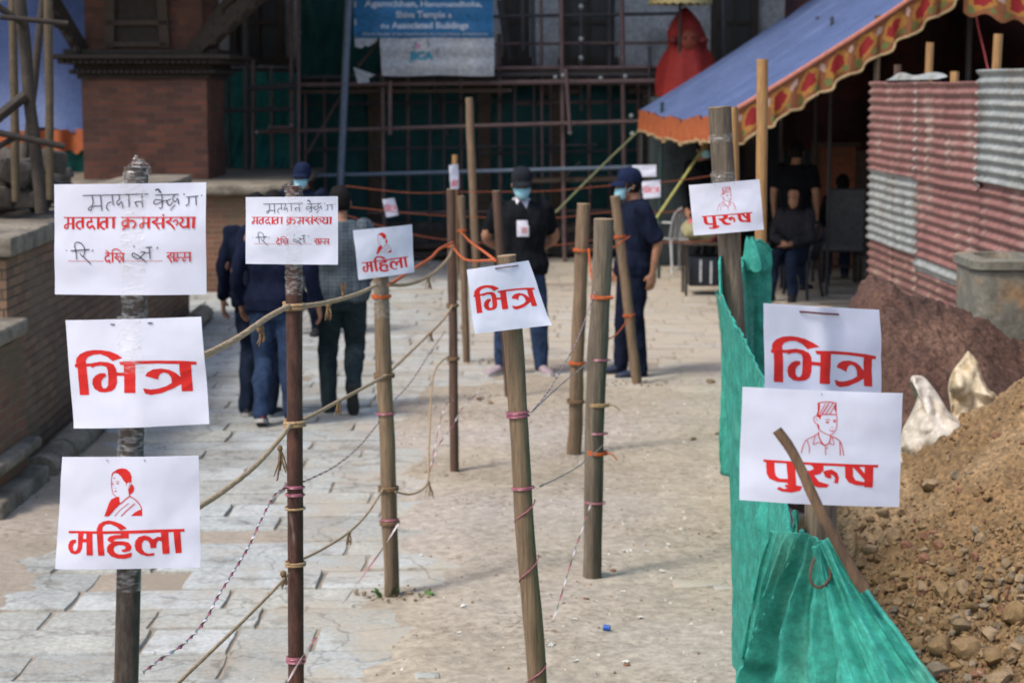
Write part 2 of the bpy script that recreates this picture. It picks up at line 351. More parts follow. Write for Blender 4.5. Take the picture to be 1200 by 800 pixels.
# dusty earth between and over the stones
def earth_h(x, y):
    m = dirtmask(x, y)
    return -.011 + .036 * m + .006 * (.5 + m) * fbm(x * 1.7, y * 1.7, 1, 4) + .006 * fbm(x * 9, y * 9, 5, 3) * (.3 + 1.2 * m) - .0005
gd = MB(); X0, X1, Y0, Y1 = -5.0, 6.0, 5.5, 31.0
def ef(u, v):
    y = Y0 + (Y1 - Y0) * (v ** 1.5); x = X0 + (X1 - X0) * u
    return Vector((x, y, earth_h(x, y)))
gd.grid(ef, 190, 330)
_o = gd.build('dirt_path', M['earth']); _a = _o.data.attributes.new('joint', 'FLOAT', 'POINT'); _a.data.foreach_set('value', [(1 - ss(.0, .45, dirtmask(v.x, v.y))) * .85 * (1 - .5 * ss(-.2, .5, fbm(v.x * 1.3, v.y * 1.3, 8, 3))) + .75 * ss(-2.0, -2.6, v.x + .3 * fbm(v.x, v.y, 2, 3)) * ss(.0, .45, dirtmask(v.x, v.y)) * (.7 + .5 * fbm(v.x * 3, v.y * 3, 1, 3)) for v in gd.v])
COL.objects['dirt_path']['kind'] = 'structure'; gd = None; _x = None
# paving stones in courses across the square
pv = MB(); rnd = random.Random(3); y = 5.6
while y < 29.5:
    d = rnd.uniform(.26, .46); x = -4.9 + rnd.uniform(-.5, 0)
    sk = .035
    while x < 5.6:
        wd = rnd.uniform(.45, 1.15) if rnd.random() < .75 else rnd.uniform(.28, .5)
        if rnd.random() < .97:
            gp = rnd.uniform(.001, .004); outl = []
            cs = [(x + gp + rnd.uniform(0, .003), y + gp + rnd.uniform(0, .007)), (x + wd - gp - rnd.uniform(0, .003), y + gp + rnd.uniform(0, .007)),
                  (x + wd - gp - rnd.uniform(0, .003), y + d - gp - rnd.uniform(0, .007)), (x + gp + rnd.uniform(0, .003), y + d - gp - rnd.uniform(0, .007))]
            for i in range(4):
                a, b = Vector(cs[i]), Vector(cs[(i + 1) % 4]); k = 5 if i % 2 == 0 else 3
                nrm = Vector((b.y - a.y, a.x - b.x)).normalized()
                for j in range(k):
                    t = j / k
                    q = a.lerp(b, t)
                    if j: q = q + nrm * rnd.uniform(-.006, .001)
                    else: q = q + (Vector((x + wd / 2, y + d / 2)) - q) * .022
                    outl.append(q)
            c = sum(outl, Vector((0, 0))) / len(outl); n = len(outl)
            h = rnd.uniform(-.003, .006); tx, ty = rnd.uniform(-.012, .012), rnd.uniform(-.015, .015)
            def P(q, dz):
                X, Yq = q; zz = h + (X - c.x) * tx + (Yq - c.y) * ty + dz
                return Vector((X, Yq + sk * (X), zz))
            r0 = [P(q, -.05) for q in outl]; r1 = [P(q, -.010) for q in outl]
            r2 = [P(q + (c - q).normalized() * .005, -.001) for q in outl]; r3 = [P(q + (c - q).normalized() * .016, 0.0) for q in outl]
            b0 = len(pv.v); pv.rings([r0, r1, r2, r3], cap=False)
            pv.v.append(P(c, .001)); k = len(pv.v) - 1; q3 = b0 + 3 * n
            for j in range(n): pv.f.append((q3 + j, q3 + (j + 1) % n, k)); pv.m.append(0)
        x += wd
    y += d
pv.build('stone_pavement', M['paver']); COL.objects['stone_pavement']['kind'] = 'structure'
# loose grit on the path
gr = MB(); rnd = random.Random(11)
for i in range(2600):
    yy = rnd.uniform(7.6, 15) if rnd.random() < .8 else rnd.uniform(7.6, 20)
    xx = rnd.uniform(-1.2, 1.9) if rnd.random() < .8 else rnd.uniform(-3, 1.9)
    if dirtmask(xx, yy) < .35 and rnd.random() < .8: continue
    r = rnd.choice([.003, .004, .005, .006, .008, .012]); a = rnd.random() * 6.28; z = max(earth_h(xx, yy), -.002)
    c = Vector((xx, yy, z + r * .3)); vs = [c + Vector((math.cos(a + k * 1.257) * r * rnd.uniform(.7, 1.3), math.sin(a + k * 1.257) * r * rnd.uniform(.7, 1.3), -r * .6)) for k in range(5)] + [c + Vector((0, 0, r * .55))]
    gr.add(vs, [(0, 1, 5), (1, 2, 5), (2, 3, 5), (3, 4, 5), (4, 0, 5)], rnd.choice([0, 0, 0, 1, 1, 2]))
M['grit_b'] = mat('brown_grit', (.24, .16, .10), (.16, .11, .07), 20); M['grit_g'] = mat('grey_grit', (.30, .28, .25), (.2, .19, .17), 20); M['grit_w'] = mat('pale_grit', (.6, .56, .5), (.5, .47, .42), 20)
gr.build('grit', [M['grit_b'], M['grit_g'], M['grit_w']]); tag(COL.objects['grit'], 'loose grit and small crumbs of earth scattered over the dusty path', 'grit', kind='stuff')

# ================================================================== SIGN DRAWINGS (drawn on the paper, u right, v down)
def uvmap(corn, o, s):
    """crop coordinates (origin o, scale s) of a drawing on the paper with corners corn -> u, v"""
    TL, TR, BR, BL = [Vector(c) for c in corn]
    def f(p):
        x = p[0] / s + o[0]; y = p[1] / s + o[1]; u = v = .5
        for _ in range(8):
            q = TL * (1 - u) * (1 - v) + TR * u * (1 - v) + BR * u * v + BL * (1 - u) * v
            du = (TR - TL) * (1 - v) + (BR - BL) * v; dv = (BL - TL) * (1 - u) + (BR - TR) * u
            e = Vector((x, y)) - q; det = du.x * dv.y - du.y * dv.x
            u += (e.x * dv.y - e.y * dv.x) / det; v += (du.x * e.y - du.y * e.x) / det
        return (u, v)
    return f
A1 = [(64, 216), (241, 214), (242, 345), (64, 345)]
A2 = [(77, 375), (236, 371), (246, 496), (86, 502)]
A3 = [(73, 535), (233, 533), (235, 664), (65, 666)]
N2 = [(870, 453), (1057, 460), (1054, 594), (866, 585)]
def el(cx, cy, rx, ry, n=14): return [(cx + rx * math.cos(6.2832 * i / n), cy + ry * math.sin(6.2832 * i / n)) for i in range(n)]
def drawing(f, polys=(), strokes=(), ar=1.41):
    """-> list of polygons in uv; strokes become rows of quads"""
    out = []
    for p in polys: out.append(('p', [f(q) for q in p]))
    for pts, wd in strokes:
        c = catmull([Vector((*q, 0)) for q in pts], 6) if len(pts) > 2 else [Vector((*pts[0], 0)).lerp(Vector((*pts[1], 0)), i / 8) for i in range(9)]
        n = len(c); L = []; Rr = []
        for i in range(n):
            t = (c[min(i + 1, n - 1)] - c[max(i - 1, 0)]).normalized(); nn = Vector((-t.y, t.x, 0)) * wd / 2
            L.append(f((c[i] + nn)[:2])); Rr.append(f((c[i] - nn)[:2]))
        out.append(('s', L, Rr))
    return out
fB = uvmap(A2, (80, 400), 7.5)
BHITRA = drawing(fB, [
 [(103,468),(188,465),(165,190),(160,160),(180,130),(230,110),(290,105),(350,125),(400,165),(490,135),(440,105),(380,82),(310,70),(240,68),(170,78),(110,105),(78,140),(70,170),(75,190),(62,195),(62,222),(85,225)],
 [(165,190),(210,185),(290,170),(360,175),(410,195),(430,230),(435,265),(502,265),(502,295),(437,295),(437,350),(425,400),(390,430),(330,442),(280,438),(235,410),(217,365),(222,325),(250,290),(290,272),(335,272),(342,300),(320,310),(298,340),(298,380),(315,405),(340,405),(357,380),(360,330),(358,250),(345,215),(300,203),(250,210),(215,225),(210,213),(165,215)],
 [(458,170),(620,160),(800,158),(1000,162),(1132,172),(1132,198),(1085,198),(1090,300),(1100,432),(1005,432),(1000,370),(930,405),(830,445),(740,460),(690,445),(672,400),(740,412),(800,405),(870,385),(920,355),(915,310),(890,275),(850,262),(820,275),(805,300),(805,325),(690,293),(710,260),(760,235),(830,228),(900,240),(950,265),(995,305),(985,240),(985,190),(800,183),(605,188),(605,440),(505,443),(500,198),(470,198)]])
fM = uvmap(A3, (70, 540), 6.667)
MAHILA = drawing(fM, [
 [(72,540),(300,537),(480,533),(700,525),(978,522),(978,543),(700,550),(480,555),(72,558)],
 [(148,550),(192,550),(188,598),(215,598),(213,555),(262,555),(268,725),(218,725),(216,625),(186,625),(182,670),(165,705),(130,720),(95,712),(72,680),(70,650),(82,620),(105,607),(133,607),(133,630),(115,640),(107,665),(112,690),(128,695),(142,680),(148,650)],
 [(298,555),(296,520),(310,485),(345,462),(390,453),(440,462),(490,482),(533,513),(485,530),(450,500),(400,480),(365,485),(343,505),(342,530),(346,555),(352,640),(360,725),(310,727),(303,640)],
 [(487,550),(548,548),(548,590),(460,592),(435,600),(430,612),(500,612),(545,620),(568,645),(570,668),(555,688),(520,697),(497,693),(495,678),(520,672),(525,655),(510,645),(470,642),(440,652),(430,675),(440,700),(470,715),(510,715),(550,705),(575,700),(568,735),(520,750),(460,748),(410,730),(380,695),(380,660),(395,635),(412,625),(385,610),(382,595),(400,575),(440,565),(487,563)],
 [(595,650),(600,610),(625,580),(670,567),(710,578),(735,600),(770,580),(800,582),(795,545),(853,545),(862,715),(808,717),(803,620),(780,608),(762,630),(760,668),(715,670),(712,635),(695,610),(668,605),(650,630),(650,670),(670,700),(700,712),(748,708),(740,728),(690,732),(640,715),(605,685)],
 [(893,545),(945,543),(955,712),(908,715)]])
fW = uvmap(A3, (110, 540), 11.425)
WOMAN = drawing(fW, [
 [(285,125),(330,95),(390,80),(450,92),(495,130),(520,190),(517,270),(480,258),(445,280),(410,245),(375,190),(335,155),(295,142),(272,155),(260,180),(245,230),(247,170),(262,140)],
 [(515,285),(545,315),(555,350),(540,400),(505,425),(487,445),(478,400),(470,350),(480,355),(495,330)],
 [(350,460),(355,520),(372,552),(300,620),(250,680),(215,720),(152,722),(185,630),(215,545),(245,495),(300,470)],
 [(655,628),(662,712),(508,715),(560,670),(610,640)],
 el(330, 284, 15, 9), el(264, 297, 8, 10), el(285, 215, 8, 9), el(300, 388, 16, 7)],
 [([(252,180),(245,250),(247,320),(258,390),(280,440),(320,462)], 8), ([(445,315),(450,280),(490,262),(495,300),(470,345)], 6), ([(308,262),(330,254),(352,264)], 6), ([(250,274),(275,270)], 5),
  ([(288,352),(312,348)], 5), ([(372,552),(430,500),(495,450)], 14), ([(495,450),(570,500),(630,570),(657,640)], 12), ([(290,722),(360,640),(480,545)], 8), ([(378,720),(450,645),(560,552)], 12), ([(480,360),(490,445)], 12)])
fP = uvmap(N2, (880, 460), 6.153)
PURUSH = drawing(fP, [
 [(82,475),(905,512),(903,530),(82,492)],
 [(100,485),(158,487),(158,560),(165,590),(190,608),(245,608),(240,490),(298,493),(302,655),(250,655),(240,635),(170,630),(120,610),(102,575)],
 [(300,653),(345,660),(330,690),(270,705),(200,698),(168,680),(185,665),(220,682),(243,672),(222,660),(230,648)],
 [(395,500),(500,505),(500,545),(470,572),(430,580),(465,625),(540,648),(522,668),(460,668),(410,645),(385,600),(340,560),(330,545),(400,548),(430,535),(420,515)],
 [(497,555),(520,545),(560,540),(600,565),(613,600),(605,640),(575,635),(585,605),(570,580),(550,575),(560,600),(540,605),(510,590)],
 [(655,505),(715,510),(715,590),(735,620),(805,635),(805,660),(740,655),(685,635),(660,600)], [(712,520),(760,520),(808,580),(808,625)], [(802,515),(868,520),(863,675),(800,670)]])
fQ = uvmap(N2, (920, 460), 10.0)
MAN = drawing(fQ, [[(350,105),(376,110),(372,180),(360,240),(335,245),(350,200)], [(340,240),(395,240),(385,270),(375,300),(360,270),(335,260)], [(335,345),(365,365),(365,405),(350,400)], el(460, 328, 22, 10), el(545, 320, 16, 10), el(455, 628, 10, 8), [(548,120),(568,120),(570,240),(545,180)]],
 [([(355,105),(460,92),(565,105)], 10), ([(390,240),(470,235),(560,240)], 10), ([(565,105),(560,150),(568,240)], 10), ([(375,230),(440,110)], 9), ([(400,235),(480,108)], 12), ([(440,235),(530,105)], 10), ([(490,235),(552,130)], 9),
  ([(335,255),(305,270),(305,310),(330,345),(355,350)], 8), ([(325,280),(350,315)], 6), ([(350,400),(385,430),(450,465),(500,475),(540,440),(565,380),(572,300),(568,240)], 8), ([(435,300),(460,294),(490,298)], 8), ([(525,300),(560,300)], 8),
  ([(500,385),(525,385)], 6), ([(480,410),(510,435),(530,415)], 8), ([(355,440),(360,500),(400,570),(435,595),(475,570),(495,500),(490,475)], 12), ([(320,480),(295,585),(360,560),(410,590)], 8), ([(510,490),(535,585),(480,570)], 8),
  ([(345,460),(280,500),(215,535),(180,600),(155,690)], 8), ([(515,490),(600,540),(635,620),(650,715)], 9), ([(225,540),(250,620),(250,690)], 8), ([(605,550),(610,715)], 10), ([(435,600),(440,710)], 8)])
f5 = uvmap(A1, (60, 245), 11.43); f6 = uvmap(A1, (140, 245), 11.43); f3 = uvmap(A1, (60, 210), 5.714)
def dots(x0, x1, y, st): return [el(x, y, 8, 8, 8) for x in range(x0, x1, st)]
def ma(x, y0, y1, k=1.0):
    h = y1 - y0; m = y0 + h * .53
    return [([(x, y0), (x, y1)], 34 * k), ([(x - 78 * k, m), (x, m)], 15 * k), ([(x - 68 * k, y0), (x - 70 * k, m)], 24 * k), ([(x - 70 * k, m), (x - 112 * k, m + h * .16), (x - 112 * k, m + h * .36), (x - 82 * k, m + h * .38), (x - 66 * k, m + h * .1)], 20 * k)]
def ta(x, y0, y1): return [([(x, y0), (x, y1 - 6)], 34), ([(x, 162), (x - 60, 166), (x - 86, 202), (x - 66, 244), (x - 26, 262)], 25)]
VOTER_R = drawing(f5, dots(248, 722, 690, 30), [([(175, 110), (880, 106)], 14)] + ma(300, 110, 265) + ta(430, 110, 255) + [([(545, 110), (545, 165)], 22), ([(565, 166), (508, 166), (490, 205), (520, 246), (562, 216), (592, 268)], 26), ([(640, 108), (640, 258)], 32)] + ta(755, 108, 255) + [([(845, 106), (845, 252)], 34),
   ([(735, 585), (1000, 583)], 13), ([(775, 585), (775, 620)], 18), ([(792, 617), (748, 622), (737, 665), (765, 698), (788, 672), (802, 716)], 18), ([(745, 545), (792, 580)], 15), ([(835, 585), (835, 705)], 20), ([(835, 590), (835, 545), (880, 525), (930, 545), (960, 582)], 13),
   ([(885, 588), (897, 618), (870, 640), (910, 670), (935, 712)], 17), ([(905, 650), (940, 620), (955, 655), (930, 688)], 14), ([(978, 585), (978, 705)], 21)])
VOTER_R += drawing(f6, dots(96, 600, 685, 32) + [el(595, 74, 14, 13)], [([(35, 106), (1030, 104)], 13), ([(122, 105), (125, 245)], 34), ([(120, 150), (65, 155), (48, 190), (75, 225), (120, 200)], 24), ([(125, 158), (190, 150), (226, 185), (205, 235), (178, 242)], 24), ([(125, 222), (50, 270)], 22)]
   + ma(400, 105, 250) + [([(594, 105), (595, 250)], 34), ([(500, 186), (590, 182)], 15), ([(512, 105), (505, 145), (452, 166), (492, 192), (542, 258)], 24),
   ([(695, 105), (690, 142), (640, 166), (692, 192), (748, 258)], 24), ([(725, 165), (765, 140), (792, 170), (765, 212)], 19), ([(828, 108), (862, 142), (820, 195), (868, 236), (925, 214)], 23), ([(926, 105), (930, 250)], 34), ([(1002, 105), (996, 250)], 36),
   ([(645, 577), (970, 575)], 13), ([(740, 575), (740, 697)], 20), ([(688, 637), (740, 635)], 12), ([(702, 577), (696, 605), (655, 625), (682, 652), (712, 714)], 18), ([(788, 575), (788, 640)], 16), ([(788, 641), (860, 640)], 12), ([(788, 641), (763, 662), (775, 692), (800, 665)], 14),
   ([(950, 575), (950, 700)], 22), ([(884, 641), (950, 640)], 12), ([(884, 575), (884, 641)], 16), ([(884, 641), (858, 662), (870, 694), (896, 665)], 14)])
VOTER_K = drawing(f3, [], [([(218,108),(655,98)], 6), ([(282,110),(285,165),(255,195),(270,207),(287,180),(345,178)], 6), ([(338,105),(345,210)], 6), ([(412,150),(385,160),(376,190),(392,208)], 6), ([(415,105),(422,172)], 6), ([(460,105),(464,130),(446,150),(455,172),(478,150),(484,192)], 6), ([(524,100),(528,186)], 6), ([(612,150),(580,148),(570,165),(585,180)], 6), ([(562,150),(575,158)], 5), ([(612,100),(616,186)], 6),
   ([(700,106),(856,100)], 6), ([(745,100),(746,186),(724,188)], 6), ([(745,140),(704,135),(690,156),(705,165),(745,150),(775,140),(778,160)], 6), ([(702,75),(720,66),(738,90)], 10), ([(806,132),(784,140),(780,160),(800,172),(818,150)], 6), ([(832,102),(816,128),(832,150),(850,128),(856,166)], 6), ([(834,168),(802,206)], 6),
   ([(890,94),(892,106)], 6), ([(905,120),(985,112)], 6), ([(922,118),(922,162),(902,176)], 6), ([(968,114),(972,172)], 6), ([(1008,104),(1005,113)], 6)])
VOTER_K += drawing(f5, [], [([(207,540),(210,556)], 12), ([(270,552),(525,535)], 15), ([(350,668),(340,560),(320,480),(345,440),(400,447),(445,495),(460,560),(432,628),(395,585)], 12), ([(430,620),(545,730)], 12), ([(570,536),(562,560)], 12)])
VOTER_K += drawing(f6, [], [([(206,478),(212,506)], 12), ([(182,602),(205,580),(260,608),(302,642),(262,656),(205,628),(182,602)], 12), ([(290,642),(340,592),(352,566),(298,570)], 13), ([(300,638),(372,702)], 12), ([(348,580),(412,575)], 12), ([(368,506),(452,500)], 15), ([(415,500),(425,662)], 13), ([(528,498),(516,524)], 14)])

from mathutils.geometry import tessellate_polygon
def split_tri(t, L, out):
    e = [(t[0] - t[1]).length, (t[1] - t[2]).length, (t[2] - t[0]).length]; k = e.index(max(e))
    if e[k] <= L: out.append(t); return
    a, b, c = t[k], t[(k + 1) % 3], t[(k + 2) % 3]; m = (a + b) / 2
    split_tri((a, m, c), L, out); split_tri((m, b, c), L, out)
def ink(mb, S, items, lift, mi=0, L=.014):
    for k, it in enumerate(items):
        d = lift + k * .000012
        if it[0] == 'p':
            pts = [Vector((p[0], p[1], 0)) for p in it[1]]
            for tri in tessellate_polygon([pts]):
                out = []; split_tri(tuple(pts[i] for i in tri), L, out)
                for t in out: mb.add([S(q.x, q.y, d) for q in t], [(0, 1, 2)], mi)
        else:
            n = len(it[1]); vs = [S(*q, d) for q in it[1]] + [S(*q, d) for q in it[2]]
            mb.add(vs, [(i, i + 1, n + i + 1, n + i) for i in range(n - 1)], mi)
def paper_surface(corn, Yl, Yr, bend=.012, curl=(0, 0, 0, 0), ub=.5, fold=0.0, Yt=0.0, wave=.002, seed=0.0):
    """four pixel corners with the distance of the left and right edge -> S(u, v, lift) on a sheet bent round its post"""
    c = [at(*corn[0], Yl + Yt), at(*corn[1], Yr + Yt), at(*corn[2], Yr), at(*corn[3], Yl)]
    nrm = (c[1] - c[0]).cross(c[3] - c[0]).normalized()
    if nrm.y > 0: nrm = -nrm
    def S(u, v, lift=0.0):
        p = c[0] * (1 - u) * (1 - v) + c[1] * u * (1 - v) + c[2] * u * v + c[3] * (1 - u) * v
        e = (u - ub); o = bend * (1 - (2 * e) ** 2) + fold * math.exp(-(e / .09) ** 2)
        o += .0022 * noise.noise(Vector((u * 4 + seed, v * 4, seed * 3))) + .0010 * (1 - 2 * abs(noise.noise(Vector((u * 7 + v * 3 + seed, v * 6 - u * 2, seed + 9))))) + wave * math.sin(5 * u + 4 * v + seed) + wave * .7 * math.sin(9 * v + 2 * u + seed * 2)
        for k, (cu, cv) in enumerate(((0, 0), (1, 0), (1, 1), (0, 1))):
            dd = math.hypot(u - cu, v - cv); o += curl[k] * max(0, 1 - dd / .38) ** 2
        return p + nrm * (o + lift)
    S.n = nrm; return S
def paper(name, S, label, inks, cat='paper sign', group=None, holes=(), nail=None, strips=()):
    ctr = S(.5, .5); root = thing(name, ctr, label, cat, group)
    m = MB()
    n, k = 28, 20
    fr = [S(i / n, j / k) for j in range(k + 1) for i in range(n + 1)]; bk = [p - S.n * .0006 for p in fr]; W = n + 1
    fs = [(j * W + i, j * W + i + 1, (j + 1) * W + i + 1, (j + 1) * W + i) for j in range(k) for i in range(n)]
    m.add(fr, fs); m.add(bk, [tuple(reversed(f)) for f in fs])
    sh = m.build('sheet', M['paper'], root)
    for nm, items, mt in inks:
        b = MB(); ink(b, S, items, .0006 if nm != 'handwriting' else .0015); b.build(nm, mt, root, smooth=False)
    for (u0, u1, v0, v1) in strips:
        b = MB(); b.grid(lambda a, c: S(u0 + (u1 - u0) * a + .006 * math.sin(c * 9), v0 + (v1 - v0) * c, .0016 + .0012 * noise.noise(Vector((a * 3, c * 14, u0 * 50)))), 8, 30); b.build('tape_strip', M['tape'], root)
    for (u, v, wd) in holes:
        b = MB(); a, c = S(u - wd / 2, v, .0015), S(u + wd / 2, v, .0015); b.bar(a, c, .0016); b.build('staple', M['staple'], root, smooth=False)
    if nail:
        b = MB(); b.tube([S(nail[0], nail[1], .001), S((nail[0] + nail[2]) / 2, (nail[1] + nail[3]) / 2, .006), S(nail[2], nail[3], .001)], .0018, 6); b.build('fastening_wire', mat('maroon_wire', (.12, .03, .04)), root)
    return root
# ================================================================== POSTS
def post(label, cat, top, base, r, mt, nodes=(), jit=.10, seed=0, group='barrier posts', name='wooden_post', taper=1.0, square=False, cut=True, bow=0.0):
    """post from the point base (in the ground) to top; r radius"""
    base, top = Vector(base), Vector(top); root = thing(name, base, label, cat, group)
    m = MB(); L = (top - base).length; n = max(14, int(L / .06)); pts = []; rad = []
    ax = (top - base).normalized(); side = ax.cross(Vector((0, 1, 0))).normalized()
    for i in range(n + 1):
        t = i / n; p = base.lerp(top, t) + side * (bow * math.sin(math.pi * t) + .18 * r * noise.noise(Vector((t * 3.1, seed, 1))))
        k = 1 + (taper - 1) * t + .05 * noise.noise(Vector((t * 6, seed * 2.3, 4)))
        for nd in nodes: k += .10 * math.exp(-((t - nd) * L / .012) ** 2) - .05 * math.exp(-((t - nd) * L / .03) ** 2)
        pts.append(p); rad.append((r * k, r * k * (.8 if square else 1)))
    for nd in nodes:
        pass
    m.tube(pts, rad, 8 if square else 16, True, jit=jit, seed=seed)
    m.build('shaft', mt, root)
    if cut:
        m = MB(); m.tube([top - ax * .002, top + ax * .003], [(rad[-1][0] * .97, rad[-1][1] * .97)] * 2, 16, True, jit=jit, seed=seed); m.build('cut_end', M['cut_wood'], root)
    root['ax'] = tuple(ax); root['r'] = r; root['top'] = tuple(top)
    return root
def on_post(root, py=None, t=None):
    b = root.location; tp = Vector(root['top'])
    if t is not None: return b.lerp(tp, t)
    lo, hi = 0.0, 1.0
    for _ in range(40):
        m = (lo + hi) / 2; p = b.lerp(tp, m); d = p - cam.location
        zc = d.y * CF - d.z * SF; yc = d.y * SF + d.z * CF; y = 400 - F * yc / zc
        if y > py: lo = m
        else: hi = m
    return b.lerp(tp, (lo + hi) / 2)
def wrap(root, py, mt, rr=None, turns=2, thick=.003, pitch=None, name='lashing', tail=None):
    """string lashed round a post"""
    p = on_post(root, py); ax = Vector(root['ax']); r = (rr or root['r'] * 1.12) + thick * .5
    u = ax.cross(Vector((0, 1, 0))).normalized(); v = ax.cross(u); pts = []
    pitch = pitch or thick * 1.7; n = int(16 * turns)
    for i in range(n + 1):
        a = i / 16 * 6.2832; pts.append(p + ax * (pitch * (i / 16 - turns / 2) + thick * .5 * math.sin(a)) + (u * math.cos(a) + v * math.sin(a)) * r)
    m = MB(); m.tube(pts, thick, 6)
    if tail:
        q = p + u * tail[0] * .3 * 0 + Vector((math.copysign(r, tail[0]), -r * .6, 0))
        m.tube(catmull([q, q + Vector((tail[0] * .4, -.01, tail[1] * .1 + .005)), q + Vector((tail[0], -.012, tail[1]))], 5), thick * .8, 6)
    return m.build(name, mt, root)
def tape(root, y0, y1, name='clear_tape', grow=1.1):
    a, b = on_post(root, y0), on_post(root, y1); m = MB(); n = 16; pts = [a.lerp(b, i / n) for i in range(n + 1)]
    m.tube(pts, [root['r'] * (grow + .06 * random.random()) for _ in pts], 18, False, jit=.12, seed=random.random() * 9)
    return m.build(name, M['tape'], root)
def crumple(root, size, lean=0.0, name='plastic_wrap', h=1.0):
    """torn plastic standing up round a post top"""
    tp = Vector(root['top']); m = MB(); s = random.random() * 20
    def fn(u, v):
        a = u * 6.2832; k = 1 + .25 * noise.noise(Vector((math.cos(a) * 2, math.sin(a) * 2, v * 2 + s))) - v * .55
        top = size * h * (.7 + .6 * noise.noise(Vector((math.cos(a) * 1.3 + 4, math.sin(a) * 1.3, s))) + .3 * math.cos(a + 3.1))
        return tp + Vector((math.cos(a) * root['r'] * 1.12 * k + lean * v, math.sin(a) * root['r'] * 1.12 * k, -size * .5 + v * (size * .5 + max(.004, top)) + .004 * noise.noise(Vector((u * 14, v * 6, s)))))
    m.grid(fn, 30, 8); return m.build(name, M['tape'], root)
def base_at(px, py_top, Y, top_px, top_py):
    """ground point of a post whose foot is out of frame: follow the line from the top point through (px, py_top)"""
    a = at(top_px, top_py, Y); b = at(px, py_top, Y); d = b - a; t = (-.0 - a.z) / d.z; return a + d * t
YA = 3.93
pA = post('dark metal post at left front carrying three stacked voting papers', 'post', at(160, 196, YA), base_at(148.5, 800, YA, 160, 196), .0245, M['dark_pipe'], jit=.02, seed=1, name='metal_post', cut=False)
YB = 6.41
pB = post('slim rust brown metal post with one voter number paper, in front of the walking men', 'post', at(344, 218, YB), base_at(347, 800, YB, 344, 218), .0265, M['rust_pipe'], jit=.02, seed=2, name='metal_post', cut=False)
gC = ground(460, 697); YC = gC.y
pC = post('tan bamboo post under the small red woman paper, green sprout at its foot', 'post', at(446, 322, YC), gC + Vector((0, 0, -.03)), .037, M['bamboo'], (.17, .45, .75), seed=3, name='bamboo_post')
YD = 6.72
pD = post('leaning grey brown bamboo post in the centre foreground carrying a crooked paper', 'post', at(594, 300, YD), base_at(629, 800, YD, 594, 300), .0335, M['bamboo'], (.13, .36, .62, .86), seed=4, name='bamboo_post', taper=1.0)
gE = ground(694, 683); YE = gE.y
pE = post('thick grey weathered log post right of centre with orange and pink string ties', 'post', at(708, 257, YE), gE + Vector((0, 0, -.03)), .044, M['grey_wood'], seed=5, taper=1.08, bow=.012)
gF = ground(672, 537)
pF = post('split tan timber post just behind the thick grey log post', 'post', at(684, 239, gF.y), gF + Vector((0, 0, -.03)), .046, M['split_wood'], seed=6, square=True, taper=.92)
gG = ground(533, 555)
pG = post('dark brown rough stick post where the upper jute rope ends', 'post', at(528.5, 222, gG.y), gG + Vector((0, 0, -.03)), .028, M['brown_wood'], seed=7, taper=.95)
gH = ground(547, 425)
pH = post('thin grey stake close behind the dark brown rough post', 'post', at(540.5, 230, gH.y), gH + Vector((0, 0, -.03)), .032, M['split_wood'], seed=8)
gI = ground(597, 467)
pI = post('reddish brown stake in front of the man with the badge, half behind the centre paper', 'post', at(581.5, 224, gI.y), gI + Vector((0, 0, -.03)), .033, M['brown_wood'], seed=9, square=True)
gJ = ground(747, 450)
pJ = post('leaning tan stake with orange ties in front of the man in navy uniform', 'post', at(721, 230, gJ.y), gJ + Vector((0, 0, -.03)), .040, M['split_wood'], seed=10)
gK = ground(559, 345)
pK = post('tall pale bamboo pole standing far back in front of the scaffolding', 'pole', at(550, 115, gK.y), gK, .046, M['split_wood'], seed=11, name='bamboo_pole')
gL = ground(534, 352)
pL = post('short yellow stake far behind the dark brown post, holding a tiny paper', 'post', at(533, 182, gL.y), gL, .03, M['bamboo_warm'], seed=12)
YN1 = 8.06
pO = post('thick brown bark post at right wrapped in tape, carrying the tilted man paper', 'post', at(843, 126, YN1), at(881, 791, YN1), .046, M['grey_wood'], seed=13, bow=-.01)
pP = post('golden bamboo pole just right of the tilted man paper, green net tied on it', 'pole', at(893.5, 70, 10.6), at(888, 624, 10.6), .031, M['bamboo_warm'], (.3, .62, .85), seed=14, name='bamboo_pole', jit=.03)
pQ = post('golden split bamboo behind the thick bark post at right', 'pole', at(859, 126, 11.5), at(868, 590, 11.5), .03, M['bamboo_warm'], (.4, .7), seed=15, name='bamboo_pole', jit=.05)
YR = 3.70
pR = post('short hidden post at right front carrying two stacked voting papers', 'post', at(957, 362, YR), base_at(962, 640, YR, 957, 362), .03, M['grey_wood'], seed=16)
for q, ys in ((pA, ((200, 216), (345, 378), (494, 540), (664, 690))), (pB, ((222, 234), (306, 345))), (pC, ((328, 372),)), (pO, ((157, 166), (200, 213))), ):
    for a, b in ys: tape(q, a, b)
crumple(pA, .03, .012, h=.75); crumple(pB, .014, 0, h=.7); crumple(pR, .012, .0, h=.5)
wrap(pB, 595, M['jute'], turns=0.0 + 1, thick=.004)
